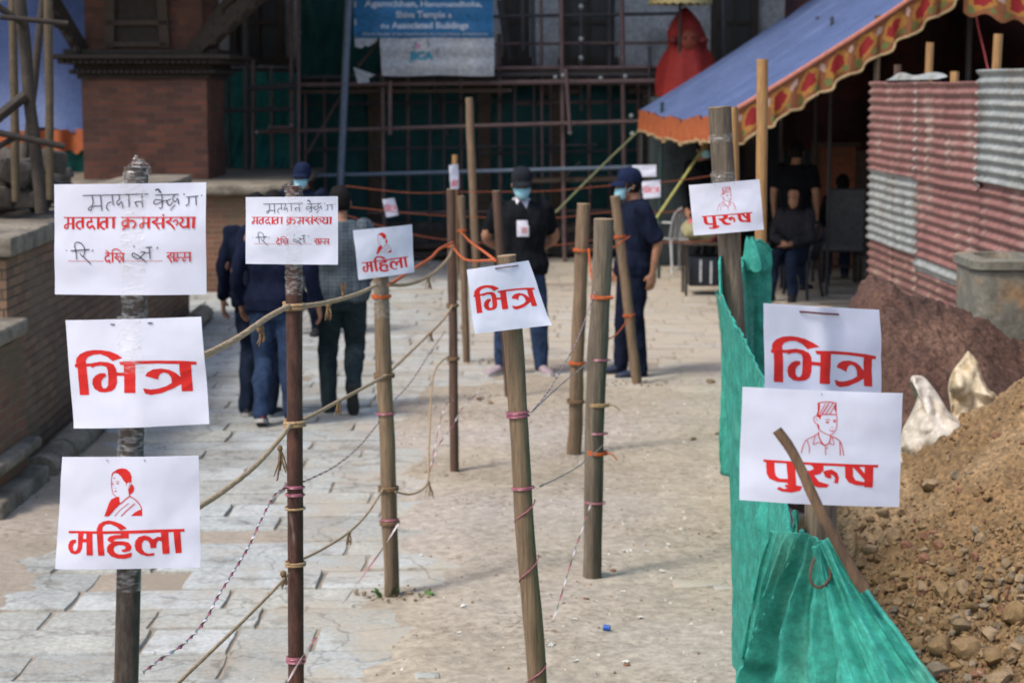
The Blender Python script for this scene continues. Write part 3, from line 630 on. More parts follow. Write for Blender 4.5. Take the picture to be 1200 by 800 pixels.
# ---- papers
paper('paper_sign', paper_surface(A1, 3.89, 3.89, .010, (0, -.006, 0, 0), seed=1), 'white voter number paper with red print and black handwriting, top of the stack of three', [('lettering', VOTER_R, M['red_ink']), ('handwriting', VOTER_K, M['black_ink'])], group='voting papers', strips=((.44, .60, -.02, 1.02),))
paper('paper_sign', paper_surface(A2, 3.90, 3.885, .010, (0, 0, .006, -.004), fold=.003, seed=2), 'white paper with one bold red word stapled between the two other papers of the stack', [('lettering', BHITRA, M['red_ink'])], group='voting papers', holes=((.35, .045, .03), (.63, .04, .035)), strips=((.38, .56, -.03, .5),))
paper('paper_sign', paper_surface(A3, 3.89, 3.89, .009, (0, 0, .004, 0), seed=3), 'white paper with large red woman portrait and word, lowest of the stack of three', [('lettering', MAHILA, M['red_ink']), ('portrait', WOMAN, M['red_ink'])], group='voting papers', holes=((.335, .03, .008), (.61, .03, .008)))
B1 = [(288, 231), (396, 230), (396, 310), (288, 309)]
paper('paper_sign', paper_surface(B1, 6.37, 6.37, .010, (0, 0, 0, 0), seed=4), 'smaller looking white voter number paper on the slim rust brown post', [('lettering', VOTER_R, M['red_ink']), ('handwriting', VOTER_K, M['black_ink'])], group='voting papers', strips=((.44, .60, -.02, 1.02),))
C1 = [(414, 270), (483, 263), (485, 319), (420, 328)]
paper('paper_sign', paper_surface(C1, YC - .12, YC + .02, .014, (0, 0, 0, 0), seed=5), 'small white paper with red woman portrait on the tan bamboo post', [('lettering', MAHILA, M['red_ink']), ('portrait', WOMAN, M['red_ink'])], group='voting papers', holes=((.3, .03, .012), (.64, .03, .012)))
D1 = [(547, 316), (621, 305), (643.5, 381), (555, 391)]
paper('paper_sign', paper_surface(D1, 6.60, 6.70, .016, (0, -.012, .022, .012), Yt=.02, seed=6), 'crooked white paper with one bold red word, curling off the leaning centre post', [('lettering', BHITRA, M['red_ink'])], group='voting papers', nail=(.40, .045, .78, .05))
E1 = [(807, 217), (890, 210), (895, 269), (813, 276)]
paper('paper_sign', paper_surface(E1, 7.97, 7.99, .014, (0, 0, 0, 0), seed=7), 'small tilted white paper with red capped man portrait on the thick bark post', [('lettering', PURUSH, M['red_ink']), ('portrait', MAN, M['red_ink'])], group='voting papers', holes=((.36, .03, .012), (.63, .03, .012)))
N1 = [(893, 355), (1031, 363), (1034, 462), (896, 458)]
N1b = [(893, 355), (1031, 363), (1035, 494), (897, 487)]
paper('paper_sign', paper_surface(N1b, 3.60, 3.74, .012, (0, 0, 0, 0), ub=.45, fold=.010, seed=8), 'white paper with one bold red word at right, partly behind the big man paper', [('lettering', BHITRA, M['red_ink'])], group='voting papers', nail=(.28, .055, .61, .06))
paper('paper_sign', paper_surface(N2, 3.52, 3.57, .012, (0, 0, 0, 0), seed=9), 'big white paper with red capped man portrait at right front behind the leaning stick', [('lettering', PURUSH, M['red_ink']), ('portrait', MAN, M['red_ink'])], group='voting papers', holes=((.48, .03, .004),))
fp = [(526, 194), (537, 192), (538, 221), (528, 223)]
paper('paper_sign', paper_surface(fp, gL.y - .08, gL.y - .02, .01), 'tiny folded white paper with red word on the far short yellow stake', [('lettering', [t for t in MAHILA], M['red_ink'])], group='voting papers')
fp = [(448, 234), (462, 232), (467, 252), (453, 255)]
paper('paper_sign', paper_surface(fp, 22.4, 22.5, .01), 'tiny white paper with red word tied on the far orange string', [('lettering', BHITRA, M['red_ink'])], group='voting papers')
fp = [(752, 213), (774, 211), (774, 231), (754, 233)]
paper('paper_sign', paper_surface(fp, 20.9, 20.9, .01), 'small white paper with red word on the dark green pole beside the navy capped man', [('lettering', BHITRA, M['red_ink'])], group='voting papers')
fp = [(741, 194), (769, 193), (769, 207), (741, 207)]
paper('paper_sheet', paper_surface(fp, 21.6, 21.6, .01), 'blank white sheet hanging above the small paper beside the navy capped man', [], group=None)
m = MB(); m.tube([ground(772, 326), at(776, 120, ground(772, 326).y)], .022, 8); m.solo('tent_pole', mat('dark_green_pole', (.02, .05, .045), (.015, .035, .03), 10, .5), 'thin dark green pole right behind the man in navy uniform', 'pole')
# leaning stick in front of the big paper
m = MB(); a, b = at(911, 503, 3.36), at(1012, 690, 3.30); m.tube([a.lerp(b, i / 20) + Vector((.004 * math.sin(i * .35), 0, .003 * math.sin(i * .6))) for i in range(21)], [(.0088, .0075)] * 21, 8, jit=.25, seed=5)
m.solo('wooden_stick', mat('split_brown_stick', (.15, .09, .05), (.07, .042, .026), 40, .8, .002, 100, stretch=(1, 1, .1)), 'thin split brown stick leaning across the big man paper', 'stick')

# ================================================================== ROPES
def pline(pts, Y0, Y1, zs=None):
    """pixel polyline between two posts at distances Y0 and Y1 (perspective along the line)"""
    L = [0]
    for a, b in zip(pts, pts[1:]): L.append(L[-1] + math.hypot(b[0] - a[0], b[1] - a[1]))
    return [at(*p, 1 / ((1 - l / L[-1]) / Y0 + l / L[-1] / Y1)) for p, l in zip(pts, L)]
def twisted(mb, path, r, strands=3, lay=7.0, fuzz=0, seed=0, n=7):
    path = resample(catmull(path, 8), r * 1.3); N = len(path); rnd = random.Random(seed); u = None; cs = []
    for i in range(N):
        t = (path[min(i + 1, N - 1)] - path[max(i - 1, 0)]).normalized()
        if u is None: u = t.cross(Vector((0, 0, 1))).normalized()
        u = (u - t * u.dot(t)).normalized(); cs.append((path[i], u.copy(), t.cross(u), t))
    for k in range(strands):
        pts = []
        for i, (p, a, b, t) in enumerate(cs):
            an = i * 1.3 / lay * 6.2832 + k * 6.2832 / strands
            pts.append(p + (a * math.cos(an) + b * math.sin(an)) * r * .48)
        mb.tube(pts, r * .62, n, jit=.2, seed=seed + k)
    for i in range(fuzz):
        p, a, b, t = rnd.choice(cs); an = rnd.random() * 6.28; d = (a * math.cos(an) + b * math.sin(an)); q = p + d * r
        e = q + d * rnd.uniform(.3, 1.3) * r + t * rnd.uniform(-2, 2) * r; s = t * r * .07
        mb.add([q - s, q + s, e], [(0, 1, 2)])
def knot(root, p, size, mt, hang=.06, seed=0, name='frayed_knot'):
    m = MB(); rnd = random.Random(seed); p = Vector(p)
    m.ellipsoid(p, (size, size * .9, size * 1.1), 10, 7)
    for k in range(7):
        e = p + Vector((rnd.uniform(-.5, .5) * hang * .5, rnd.uniform(-.3, .3) * hang * .4, -hang * rnd.uniform(.6, 1.05)))
        mid = p.lerp(e, .5) + Vector((rnd.uniform(-1, 1) * size * .7, rnd.uniform(-1, 1) * size * .5, 0))
        m.tube(catmull([p, mid, e], 4), [size * .42] * 4 + [size * .33] * 3 + [size * .2] * 2, 5, jit=.4, seed=k)
    return m.build(name, mt, root)
def rope(name, spans, r, mt, label, cat, fuzz=0, knots=(), group=None):
    p0 = spans[0][0]; root = thing(name, p0, label, cat, group); m = MB()
    for i, s in enumerate(spans): twisted(m, s, r, seed=i, fuzz=fuzz)
    m.build('cord', mt, root)
    for i, (p, s, h) in enumerate(knots): knot(root, p, s, M['jute_dark'], h, i)
    return root
def yl(t, Y0, Y1): return 1 / ((1 - t) / Y0 + t / Y1)
s1 = pline([(160, 448), (200, 432), (240, 416), (280, 395), (315, 371), (338, 359)], YA, YB - .03)
s2 = pline([(338, 359), (360, 358), (385, 354), (420, 344), (441, 334)], YB - .03, YC - .04)
s3 = pline([(455, 334), (480, 333), (505, 322), (525, 303), (531, 287)], YC - .04, gG.y - .03)
rope('jute_rope', [s1, s2, s3], .0082, M['jute'], 'thick jute rope strung highest from the left post to the dark rough stick', 'rope', 500, [(at(305, 385, yl(.8, YA, YB)), .012, .05), (at(385, 358, yl(.5, YB, YC)), .011, .055), (at(502, 326, yl(.7, YC, gG.y)), .010, .075), (at(402, 345, yl(.6, YB, YC)), .007, -.05)])
s1 = pline([(160, 640), (200, 614), (235, 593), (265, 573), (300, 545), (330, 512), (340, 497)], YA, YB - .03)
s2 = pline([(340, 497), (365, 487), (400, 468), (430, 452), (452, 440)], YB - .03, YC - .04)
s3 = pline([(452, 440), (475, 418), (500, 394), (520, 374), (530, 358)], YC - .04, gG.y - .03)
rope('jute_rope', [s1, s2, s3], .0066, M['jute'], 'middle jute rope tied round the posts at knee to waist height', 'rope', 400, [(at(328, 525, yl(.9, YA, YB)), .009, .10), (at(397, 470, yl(.5, YB, YC)), .010, .055), (at(505, 391, yl(.6, YC, gG.y)), .009, .05)])
s1 = pline([(160, 850), (210, 799), (240, 770), (280, 732), (320, 692), (338, 672)], YA + .3, YB - .03)
s2 = pline([(338, 660), (356, 654), (380, 642), (408, 624), (430, 602), (449, 573)], YB - .03, YC - .04)
s3 = pline([(463, 576), (480, 579), (495, 573), (502, 560), (503, 520), (508, 440), (524, 418)], YC - .04, gG.y - .2)
rope('jute_rope', [s1, s2, s3], .0048, M['jute'], 'thin lowest jute rope running from the bottom left edge up to the bamboo post foot', 'rope', 200, [(at(332, 672, yl(.97, YA, YB)), .011, .05), (at(409, 624, yl(.6, YB, YC)), .009, .05), (at(503, 565, yl(.5, YC, gG.y)), .007, .10)])
for q, y, t in ((pB, 359, .0065), (pB, 496, .006), (pB, 660, .004), (pC, 440, .006), (pC, 572, .006), (pC, 612, .005), (pG, 358, .006), (pE, 474, .005), (pF, 470, .006), (pG, 420, .006)):
    wrap(q, y, M['jute'] if q is pB or q is pE else M['jute_dark'], thick=t, turns=2 if q is not pE else 1.5, tail=(.05, -.02) if q is pE else None)
def ribbon(name, paths, wd, label, group='pink and white plastic ribbons', lay=.06, seed=0):
    root = thing(name, paths[0][0], label, 'ribbon', group); rnd = random.Random(seed); A, B = MB(), MB()
    for path in paths:
        c = resample(catmull(path, 8), .006); ph = rnd.random() * 6; va = []; vb = []; n = len(c)
        for i, p in enumerate(c):
            t = (c[min(i + 1, n - 1)] - c[max(i - 1, 0)]).normalized(); u = t.cross(Vector((0, 0, 1))).normalized(); v = t.cross(u)
            ph += .006 / lay * 3.14 * (1 + .8 * noise.noise(Vector((i * .04, seed, 0))))
            d = (u * math.cos(ph) + v * math.sin(ph)) * wd / 2 * (.75 + .5 * abs(noise.noise(Vector((i * .05, 3, seed))))); nn = t.cross(d).normalized() * .0004
            va += [p - d + nn, p + d + nn]; vb += [p - d - nn, p + d - nn]
        f = [(2 * i, 2 * i + 1, 2 * i + 3, 2 * i + 2) for i in range(n - 1)]
        A.add(va, f); B.add(vb, f)
    A.build('pink_face', M['pink_foil'], root); B.build('white_face', M['white_foil'], root); return root
YE2 = YE - .04
ribbon('plastic_ribbon', [pline([(168, 788), (190, 771), (215, 755), (240, 728), (255, 700), (275, 668), (292, 640), (305, 612), (322, 580), (335, 572)], YA + .35, YB - .03), pline([(335, 572), (362, 562), (395, 545), (422, 522), (445, 494)], YB - .03, YC - .04), pline([(452, 478), (480, 450), (505, 412), (522, 388)], YC, gG.y)], .011, 'twisted pink and white ribbon hanging from the bottom left past the rust brown post', seed=1)
ribbon('plastic_ribbon', [pline([(467, 613), (450, 640), (425, 675), (402, 707)], YC - .04, YC - .5)], .009, 'broken ribbon end drooping left from the bamboo post foot', lay=.3, seed=2)
ribbon('plastic_ribbon', [pline([(338, 797), (352, 772), (371, 746)], YB - .03, YB - .3)], .008, 'short ribbon tail at the bottom of the rust brown post', lay=.3, seed=3)
ribbon('plastic_ribbon', [pline([(622, 484), (640, 462), (660, 430), (680, 390), (697, 342)], YD - .04, YE2), pline([(624, 482), (645, 462), (670, 440), (694, 420)], YD - .04, YE2), pline([(694, 420), (706, 422)], YE2, YE2)], .008, 'twisted ribbons crossing between the leaning centre post and the grey log', seed=4, lay=.035)
ribbon('plastic_ribbon', [pline([(632, 570), (650, 562), (672, 550), (686, 540), (706, 522)], YD - .04, YE2)], .008, 'low twisted ribbon from the centre post to the grey log post', seed=5, lay=.035)
ribbon('plastic_ribbon', [pline([(693, 588), (684, 615), (672, 650), (660, 690), (648, 728)], YE2, YD + .4)], .009, 'loose ribbon hanging down from the lower grey log post', seed=6, lay=.25)
ribbon('plastic_ribbon', [pline([(505, 548), (515, 520), (530, 500), (542, 478), (565, 455)], YC + 1, gG.y), pline([(502, 560), (520, 480), (533, 468)], YC + 1, gG.y)], .008, 'faint pale ribbon crossing behind the dark brown rough post', seed=7, lay=.2)
for q, y in ((pB, 570), (pB, 579), (pB, 770), (pB, 774), (pC, 484), (pC, 608), (pD, 483), (pD, 487), (pD, 571), (pE, 421), (pE, 507), (pE, 588)):
    wrap(q, y, M['pink_foil'], thick=.0028, turns=1.4, name='ribbon_tie')
for ya, yb in ((585, 612), (650, 682), (776, 800), (345, 300)):      # spiral ribbon on the centre post
    m = MB(); pts = []
    for i in range(13):
        a = math.pi + math.pi * i / 12; p = on_post(pD, ya + (yb - ya) * (1 - i / 12)); pts.append(p + Vector((math.cos(a) * .037, math.sin(a) * .037, 0)))
    if yb > 300: m.tube(pts, .0022, 5); m.build('ribbon_tie', M['pink_foil'], pD)
def cord(name, paths, r, mt, label, cat='string', group=None):
    m = MB()
    for p in paths: m.tube(catmull(p, 8), r, 6)
    return m.solo(name, mt, label, cat, group)
OS = M['orange_string']
cord('orange_string', [pline([(531, 284), (515, 292), (505, 302), (485, 315), (462, 330), (455, 334)], gG.y - .03, YC - .04)], .008, OS, 'orange string from the rough stick down to the bamboo post', group='orange strings')
cord('orange_string', [pline([(539, 271), (552, 284), (566, 294), (580, 305)], gH.y, YD - .02), pline([(580, 305), (545, 304), (531, 290)], YD, gG.y)], .006, OS, 'orange string tied behind the top of the leaning centre post', group='orange strings')
cord('orange_string', [pline([(690, 292), (692, 315), (697, 340), (700, 350)], gF.y - .05, YE2), pline([(700, 349), (719, 348)], YE2, YE2)], .007, OS, 'orange string from the split timber post to the grey log', group='orange strings')
cord('orange_string', [pline([(738, 277), (730, 282), (718, 290), (690, 293)], gJ.y - .05, gF.y)], .006, OS, 'orange string sagging between the split timber and the leaning tan stake', group='orange strings')
cord('orange_string', [pline([(741, 369), (732, 380), (722, 392), (705, 402), (690, 421)], gJ.y - .05, YE2 + .1)], .005, OS, 'lower orange string dropping from the leaning tan stake', group='orange strings')
for q, ys in ((pJ, (277, 369)), (pF, (293, 425)), (pE, (348, 530)), (pG, (288,)), (pH, (270,)), (pC, (347,))):
    for y in ys: wrap(q, y, OS, thick=.0042, turns=2.2, name='string_tie', tail=(.045, -.03) if (q is pE and y == 530) else None)
M['far_orange'] = mat('faded_orange_string', (.20, .05, .02), (.15, .038, .015), 30)
far = [(-.9, 21.5, 1.32), (1.9, 21.0, 1.40), (2.6, 18.0, 1.45)]
for k, dz in enumerate((0, -.30, -.62)):
    pts = [at(405, 218 + 10 * k + (14 if k else 0), 22.3), at(480, 226 + 24 * k, 22), at(545, 225 + 29 * k, 22), at(640, 224 + 32 * k, 21.5), at(710, 218 + 31 * k, 21.2), at(773, 214 + 35 * k, 20.9), at(835, 206 + 38 * k, 20.6)]
    cord('orange_string', [pts], .005, M['far_orange'], ['highest', 'middle', 'lowest'][k] + ' of three far orange strings stretched behind the two guards', group='far orange strings')
cord('guy_rope', [pline([(836, 158), (800, 210), (765, 262)], 24, 22)], .018, mat('yellow_green_rope', (.42, .40, .12), (.3, .3, .1), 30), 'yellow green guy rope slanting from the canopy corner to the navy guard', 'rope', 'canopy guy ropes')
cord('guy_rope', [pline([(752, 150), (700, 200), (640, 260), (600, 300)], 26.6, 25)], .014, mat('olive_rope', (.22, .24, .12), (.15, .17, .09), 30), 'olive guy rope slanting behind the two guards from the canopy corner', 'rope', 'canopy guy ropes')
# ================================================================== GREEN NET BARRIER
M['net'] = cloth_trans('green_shade_net', (.013, .24, .178), (.05, .43, .34), 16, .22, .86, .6, .0015, 420, grain=.26)
M['net_dark'] = M['net']
def weave(m):
    nt = m.node_tree; N = nt.nodes; L = nt.links; b = N['Principled BSDF']; src = b.inputs['Base Color'].links[0].from_socket
    tc = N.new('ShaderNodeTexCoord'); wv = N.new('ShaderNodeTexWave'); wv.bands_direction = 'Z'; wv.inputs['Scale'].default_value = 150; wv.inputs['Distortion'].default_value = 6; wv.inputs['Detail'].default_value = 3; L.new(tc.outputs['Object'], wv.inputs[0])
    n = N.new('ShaderNodeTexNoise'); n.inputs['Scale'].default_value = 4; n.inputs['Detail'].default_value = 7; L.new(tc.outputs['Object'], n.inputs[0])
    r = N.new('ShaderNodeValToRGB'); r.color_ramp.elements[0].position = .56; r.color_ramp.elements[1].position = .72; L.new(n.outputs[0], r.inputs[0])
    mu = N.new('ShaderNodeMath'); mu.operation = 'MULTIPLY'; mu.inputs[1].default_value = .30; L.new(wv.outputs['Fac'], mu.inputs[0])
    m1 = N.new('ShaderNodeMix'); m1.data_type = 'RGBA'; L.new(mu.outputs[0], m1.inputs['Factor']); L.new(src, m1.inputs['A']); m1.inputs['B'].default_value = (.12, .50, .41, 1)
    m3 = N.new('ShaderNodeMath'); m3.operation = 'MULTIPLY'; m3.inputs[1].default_value = .2; L.new(r.outputs[0], m3.inputs[0])
    m2 = N.new('ShaderNodeMix'); m2.data_type = 'RGBA'; L.new(m3.outputs[0], m2.inputs['Factor']); L.new(m1.outputs['Result'], m2.inputs['A']); m2.inputs['B'].default_value = (.30, .33, .22, 1)
    L.new(m2.outputs['Result'], b.inputs['Base Color'])
    for nd in N:
        if nd.type == 'BSDF_TRANSLUCENT': L.new(m2.outputs['Result'], nd.inputs[0])
weave(M['net'])
netroot = thing('net_fence', (.9, 8, 0), 'long green shade net barrier draped between posts beside the earth heap', 'net fence')
def netpath(keys):
    """keys: (x, y, ztop, zbot, fold amplitude)"""
    P = catmull([Vector((k[0], k[1], k[2])) for k in keys], 24); Q = catmull([Vector((k[3], k[4], 0)) for k in keys], 24); return P, Q
def netpiece(keys, nv=46, seed=0.0, foldf=26.0, name='net_panel', gather=None):
    P, Q = netpath(keys); n = len(P); S = [0]
    for a, b in zip(P, P[1:]): S.append(S[-1] + math.hypot(a.x - b.x, a.y - b.y))
    m = MB()
    def fn(u, v):
        x = u * (n - 1); i = min(int(x), n - 2); t = x - i; p = P[i].lerp(P[i + 1], t); q = Q[i].lerp(Q[i + 1], t); s = S[i] + (S[i + 1] - S[i]) * t
        a, b = P[max(i - 2, 0)], P[min(i + 3, n - 1)]; d = Vector((b.x - a.x, b.y - a.y, 0)).normalized(); nr = Vector((-d.y, d.x, 0))
        zt, zb, am = p.z, q.x, q.y
        z = zb + (zt - zb) * v
        w1 = s * foldf / 3 + 1.6 * noise.noise(Vector((s * 1.5, v * .9, seed))) + (1 - v) * .8 * math.sin(s * 3 + seed)
        w2 = s * foldf / 3 * 1.73 + v * 1.2 * math.sin(s * 1.7 + seed) + 2.2 * noise.noise(Vector((s * 1.1, v * 1.4, seed + 30)))
        f = (1 - abs(math.sin(w1)) * 2) * (.35 + .65 * v) * .38 + .30 * (1 - abs(math.sin(w2)) * 2) * (1.1 - .6 * v) + .55 * noise.noise(Vector((s * 2.6 + v * 2.1, v * 2.6, seed + 17))) + .45 * noise.noise(Vector((s * 5, v * 2.2 + seed, 2))) + .22 * noise.noise(Vector((s * 16, v * 7, seed + 4))) + .35 * noise.noise(Vector((s * 9 + v * 5, v * 1.0, seed + 9)))
        f *= 1 - .85 * ss(.72, 1.0, v)
        if gather is not None:
            ds = abs((S[-1] if gather else 0) - s); an = math.atan2(ds + .02, max(.0, zt - z) + .03); rr_ = math.hypot(ds, zt - z)
            wq = math.exp(-(rr_ / .9) ** 2) * min(1, rr_ / .12)
            f = f * (1 - .6 * wq) + wq * 1.25 * ((1 - 2 * abs(math.sin(an * 8.5 + .9 * noise.noise(Vector((an * 3, rr_ * 2, seed)))))) * .8 + .4 * math.sin(an * 17 + seed))
        f += .16 * (1 - 2 * abs(noise.noise(Vector((s * 6 - z * 5, z * 7 + s * 3, seed + 41))) * 1.6)) + .10 * (1 - 2 * abs(noise.noise(Vector((s * 15 + z * 9, z * 13, seed + 51))) * 1.6))
        sag = .012 * math.sin(math.pi * v) * (.6 + noise.noise(Vector((s * .9, 3, seed))))
        pz = z + .05 * am / .05 * .22 * noise.noise(Vector((s * 7, seed, v * 1.5))) * (1 if v > .9 else .4)
        if v == 1: pz += .16 * am * noise.noise(Vector((s * 22, seed, 5)))
        lean = .075 * (1 - v) ** .8 * ss(4.2, 5.6, p.y) if seed == 1.0 else 0.0
        return Vector((p.x + lean, p.y, pz)) + nr * (f * am + sag)
    m.grid(fn, max(60, int(S[-1] / .016)), nv + 24)
    nu_ = max(60, int(S[-1] / .016)); W_ = nu_ + 1; top_ = m.v[-W_:]
    o = m.build(name, M['net'], netroot)
    h = MB(); h.tube([top_[i] + Vector((0, 0, -.004 - .003 * math.sin(i * .7))) for i in range(0, W_, 2)], .0055, 6, jit=.4, seed=seed); h.build('hem', M['net'], o)
    md = o.modifiers.new('hem', 'SOLIDIFY'); md.thickness = .0012
    return o
# x, y, ztop, zbottom, fold depth   (from far end towards the camera)
netpiece([(1.68, 16.4, .72, -.02, .015), (1.55, 14.2, .78, -.02, .018), (1.41, 12.2, 1.0, -.02, .02), (1.25, 10.75, 1.46, -.02, .02), (1.06, 9.3, 1.42, -.02, .02), (.858, 8.12, 1.70, -.02, .012), (.832, 7.85, 1.56, -.02, .015),
          (.815, 7.0, 1.50, -.02, .03), (.775, 6.0, 1.46, -.02, .04), (.70, 5.2, 1.46, -.02, .04), (.635, 4.5, 1.36, -.02, .035), (.56, 3.98, 1.43, -.02, .035), (.53, 3.66, 1.585, -.02, .03)], seed=1.0)
def drape(name, A, B, amp, folds, seed, nu=70, nv=70, power=.8):
    """cloth fanning out from a gather: lines A and B run from the gather outwards, folds run along them"""
    A = [at(*p) for p in A]; B = [at(*p) for p in B]; ca, cb = catmull(A, 12), catmull(B, 12)
    def pick(c, t): x = t * (len(c) - 1); k = min(int(x), len(c) - 2); return c[k].lerp(c[k + 1], x - k)
    def fn(u, v):
        p, q = pick(ca, u), pick(cb, u); c = p.lerp(q, v); ac = (q - p); al = (pick(ca, min(1, u + .02)) - pick(ca, max(0, u - .02))); n = ac.cross(al)
        if n.length < 1e-9: n = Vector((0, -1, 0))
        n.normalize()
        if n.y > 0: n = -n
        w = v + .035 * noise.noise(Vector((u * 2.2, v * 3, seed))); f = 0.0
        for k, (fr, a, ph) in enumerate(folds): f += a * (1 - 2 * abs(math.sin(w * fr * math.pi + ph + .5 * noise.noise(Vector((u * 1.8, k, seed))))) ** .8)
        f += .25 * noise.noise(Vector((u * 4, v * 9, seed + 3))) + .10 * (1 - 3 * abs(noise.noise(Vector((u * 9 + v * 4, v * 12, seed + 7)))))
        return c + n * (f * amp * (.12 + u ** power))
    m = MB(); m.grid(fn, nu, nv); o = m.build(name, M['net'], netroot); md = o.modifiers.new('hem', 'SOLIDIFY'); md.thickness = .0012
    for tag_, v_ in (('a', 0.0), ('b', 1.0)):
        h = MB(); h.tube([fn(i / 60, v_) for i in range(61)], .0045, 6, jit=.4, seed=seed); h.build('hem', M['net'], o)
    return o
drape('net_drape', [(972, 628, 3.44), (1003, 676, 3.40), (1050, 742, 3.26), (1096, 803, 3.10), (1185, 925, 2.85), (1290, 1060, 2.6)], [(955, 640, 3.42), (966, 690, 3.42), (978, 750, 3.36), (990, 810, 3.28), (1010, 930, 3.10), (1050, 1100, 2.9)], .035, ((2.0, .55, .4), (4.3, .35, 1.1), (9, .14, 2)), 3.0)
drape('net_drape', [(968, 636, 3.50), (974, 690, 3.52), (982, 750, 3.50), (992, 830, 3.46), (1010, 960, 3.40), (1030, 1250, 3.30)], [(938, 622, 3.60), (922, 664, 3.66), (900, 715, 3.72), (884, 765, 3.76), (874, 830, 3.78), (850, 1250, 3.70)], .050, ((3.2, .6, .2), (6.1, .35, 1.4), (13, .12, .7)), 5.0, nv=110)
drape('net_drape', [(940, 624, 3.60), (930, 650, 3.66), (915, 690, 3.76), (900, 750, 3.82), (895, 830, 3.85), (890, 1250, 3.8)], [(905, 622, 3.80), (893, 660, 3.86), (882, 710, 3.92), (872, 760, 3.94), (864, 830, 3.95), (850, 1250, 3.9)], .030, ((1.6, .6, .9), (4.7, .3, .3)), 6.0)
# gathered bunch round the front post and spike round the bamboo
t = at(888, 283, 10.5)
netpiece([(1.12, 10.6, 1.42, .3, .03), (1.24, 10.52, 1.50, .3, .03), (1.30, 10.5, 1.58, .3, .03), (1.38, 10.54, 1.52, .3, .03)], seed=9.0, foldf=60, nv=24, name='gathered_net')
m = MB()
def hornf(u, v):
    a = u * 6.2832; k = (1 - v) ** .7 * .05 + .012; return Vector((1.285 - .03 * v * v + math.cos(a) * k * (1 + .3 * math.sin(3 * a)), 10.5 + math.sin(a) * k, 1.42 + v * .17 + .01 * math.sin(5 * a)))
m.grid(hornf, 18, 8); m.build('net_knot', M['net'], netroot)
# rope loop hanging at the gather
m = MB(); m.tube(catmull([at(962, 645, 3.44), at(952, 660, 3.42), at(950, 680, 3.41), at(960, 688, 3.41), at(972, 678, 3.42), at(972, 662, 3.43)], 6), .0026, 7); m.build('tie_loop', M['brown_wood'], netroot)

# ================================================================== EARTH HEAPS
def sandmat(name, c1, c2, c3):
    m = mat(name, c1, c2, 3.2, .95, .012, 26, detail=10, c3=c3, s3=1.2, a3=(.5, .66), grain=.5, gscale=42); return m
M['sand'] = sandmat('yellow_brown_earth', (.245, .15, .07), (.16, .10, .047), (.31, .21, .115))
M['redearth'] = sandmat('red_brown_earth', (.105, .056, .040), (.062, .034, .026), (.15, .085, .06))
def heap(name, fn, x0, x1, y0, y1, nx, ny, mt, label, lump=(.05, .02)):
    m = MB()
    def f(u, v):
        x = x0 + (x1 - x0) * u; y = y0 + (y1 - y0) * v; h = fn(x, y)
        k = min(1, max(0, (h + .1) / .3)); b = fbm(x * 2.2, y * 2.2, 2, 3) * lump[0] * 1.6
        r = fbm(x * 9, y * 9, 7, 4); b += (abs(r) - .2) * -lump[0] * .9 + fbm(x * 28, y * 28, 3, 3) * lump[1]
        return Vector((x, y, max(h + b * k, -.06)))
    m.grid(f, nx, ny); return m.solo(name, mt, label, 'earth heap', 'earth heaps')
def sand_h(x, y):
    r = math.hypot((x - 3.55) * 1.0, (y - 9.1) * .92); r2 = math.hypot((x - 5.2), (y - 8.6))
    return max(1.79 - .73 * r, 1.9 - .66 * r2) if r > .3 else 1.57
def redh(x, y):
    h = 1.21 - .42 * max(0, x - 2.2) ** 1.0 - 1.9 * max(0, 2.08 - x) - .55 * max(0, 11.4 - y) - .9 * max(0, y - 11.9)
    return h
red_o = heap('earth_heap', redh, .9, 5.6, 8.9, 13.6, 200, 200, M['redearth'], 'dark red brown heap of loose earth against the corrugated fence', (.055, .03))
heap('earth_heap', sand_h, 1.0, 6.6, 5.6, 12.4, 260, 260, M['sand'], 'yellow brown heap of stony earth at the right front, behind the green net', (.055, .016))
def rockmesh(r, seed, flat=.75):
    bm = bmesh.new(); bmesh.ops.create_icosphere(bm, subdivisions=2, radius=1.0); rnd = random.Random(seed)
    cuts = [(Vector((rnd.gauss(0, 1), rnd.gauss(0, 1), rnd.gauss(0, 1))).normalized(), rnd.uniform(.45, .85)) for _ in range(8)]
    for v in bm.verts:
        d = v.co.copy()
        for n, k in cuts:
            q = d.dot(n) - k
            if q > 0: d -= n * q
        d *= 1 + .12 * noise.noise(v.co * 2.2 + Vector((seed, 0, 0))); v.co = Vector((d.x * r, d.y * r * .85, d.z * r * flat))
    me = bpy.data.meshes.new('rock'); bm.to_mesh(me); bm.free(); me.polygons.foreach_set('use_smooth', [True] * len(me.polygons))
    if hasattr(me, 'set_sharp_from_angle'): me.set_sharp_from_angle(angle=R(32))
    return me
rmats = [mat('brown_rock', (.27, .175, .085), (.19, .125, .06), 14, .9, .004, 60), mat('tan_rock', (.33, .235, .14), (.24, .165, .095), 14, .9, .004, 60), mat('grey_rock', (.24, .19, .13), (.17, .135, .095), 14, .9, .004, 60), mat('reddish_rock', (.24, .115, .07), (.17, .085, .052), 14, .9, .004, 60), mat('dark_rock', (.22, .155, .085), (.15, .11, .065), 14, .9, .004, 60)]
from mathutils.bvhtree import BVHTree
_so = [o for o in COL.objects if o.name.startswith('earth_heap') and 'yellow' in o['label']][0]
_bv = BVHTree.FromPolygons([v.co + _so.location for v in _so.data.vertices], [tuple(p.vertices) for p in _so.data.polygons])
def sand_at(px, py, z0=5.8, z1=11.5):
    h = _bv.ray_cast(cam.location, ray(px, py).normalized())
    return h[0].copy() if h[0] is not None and h[0].z > .0 else None
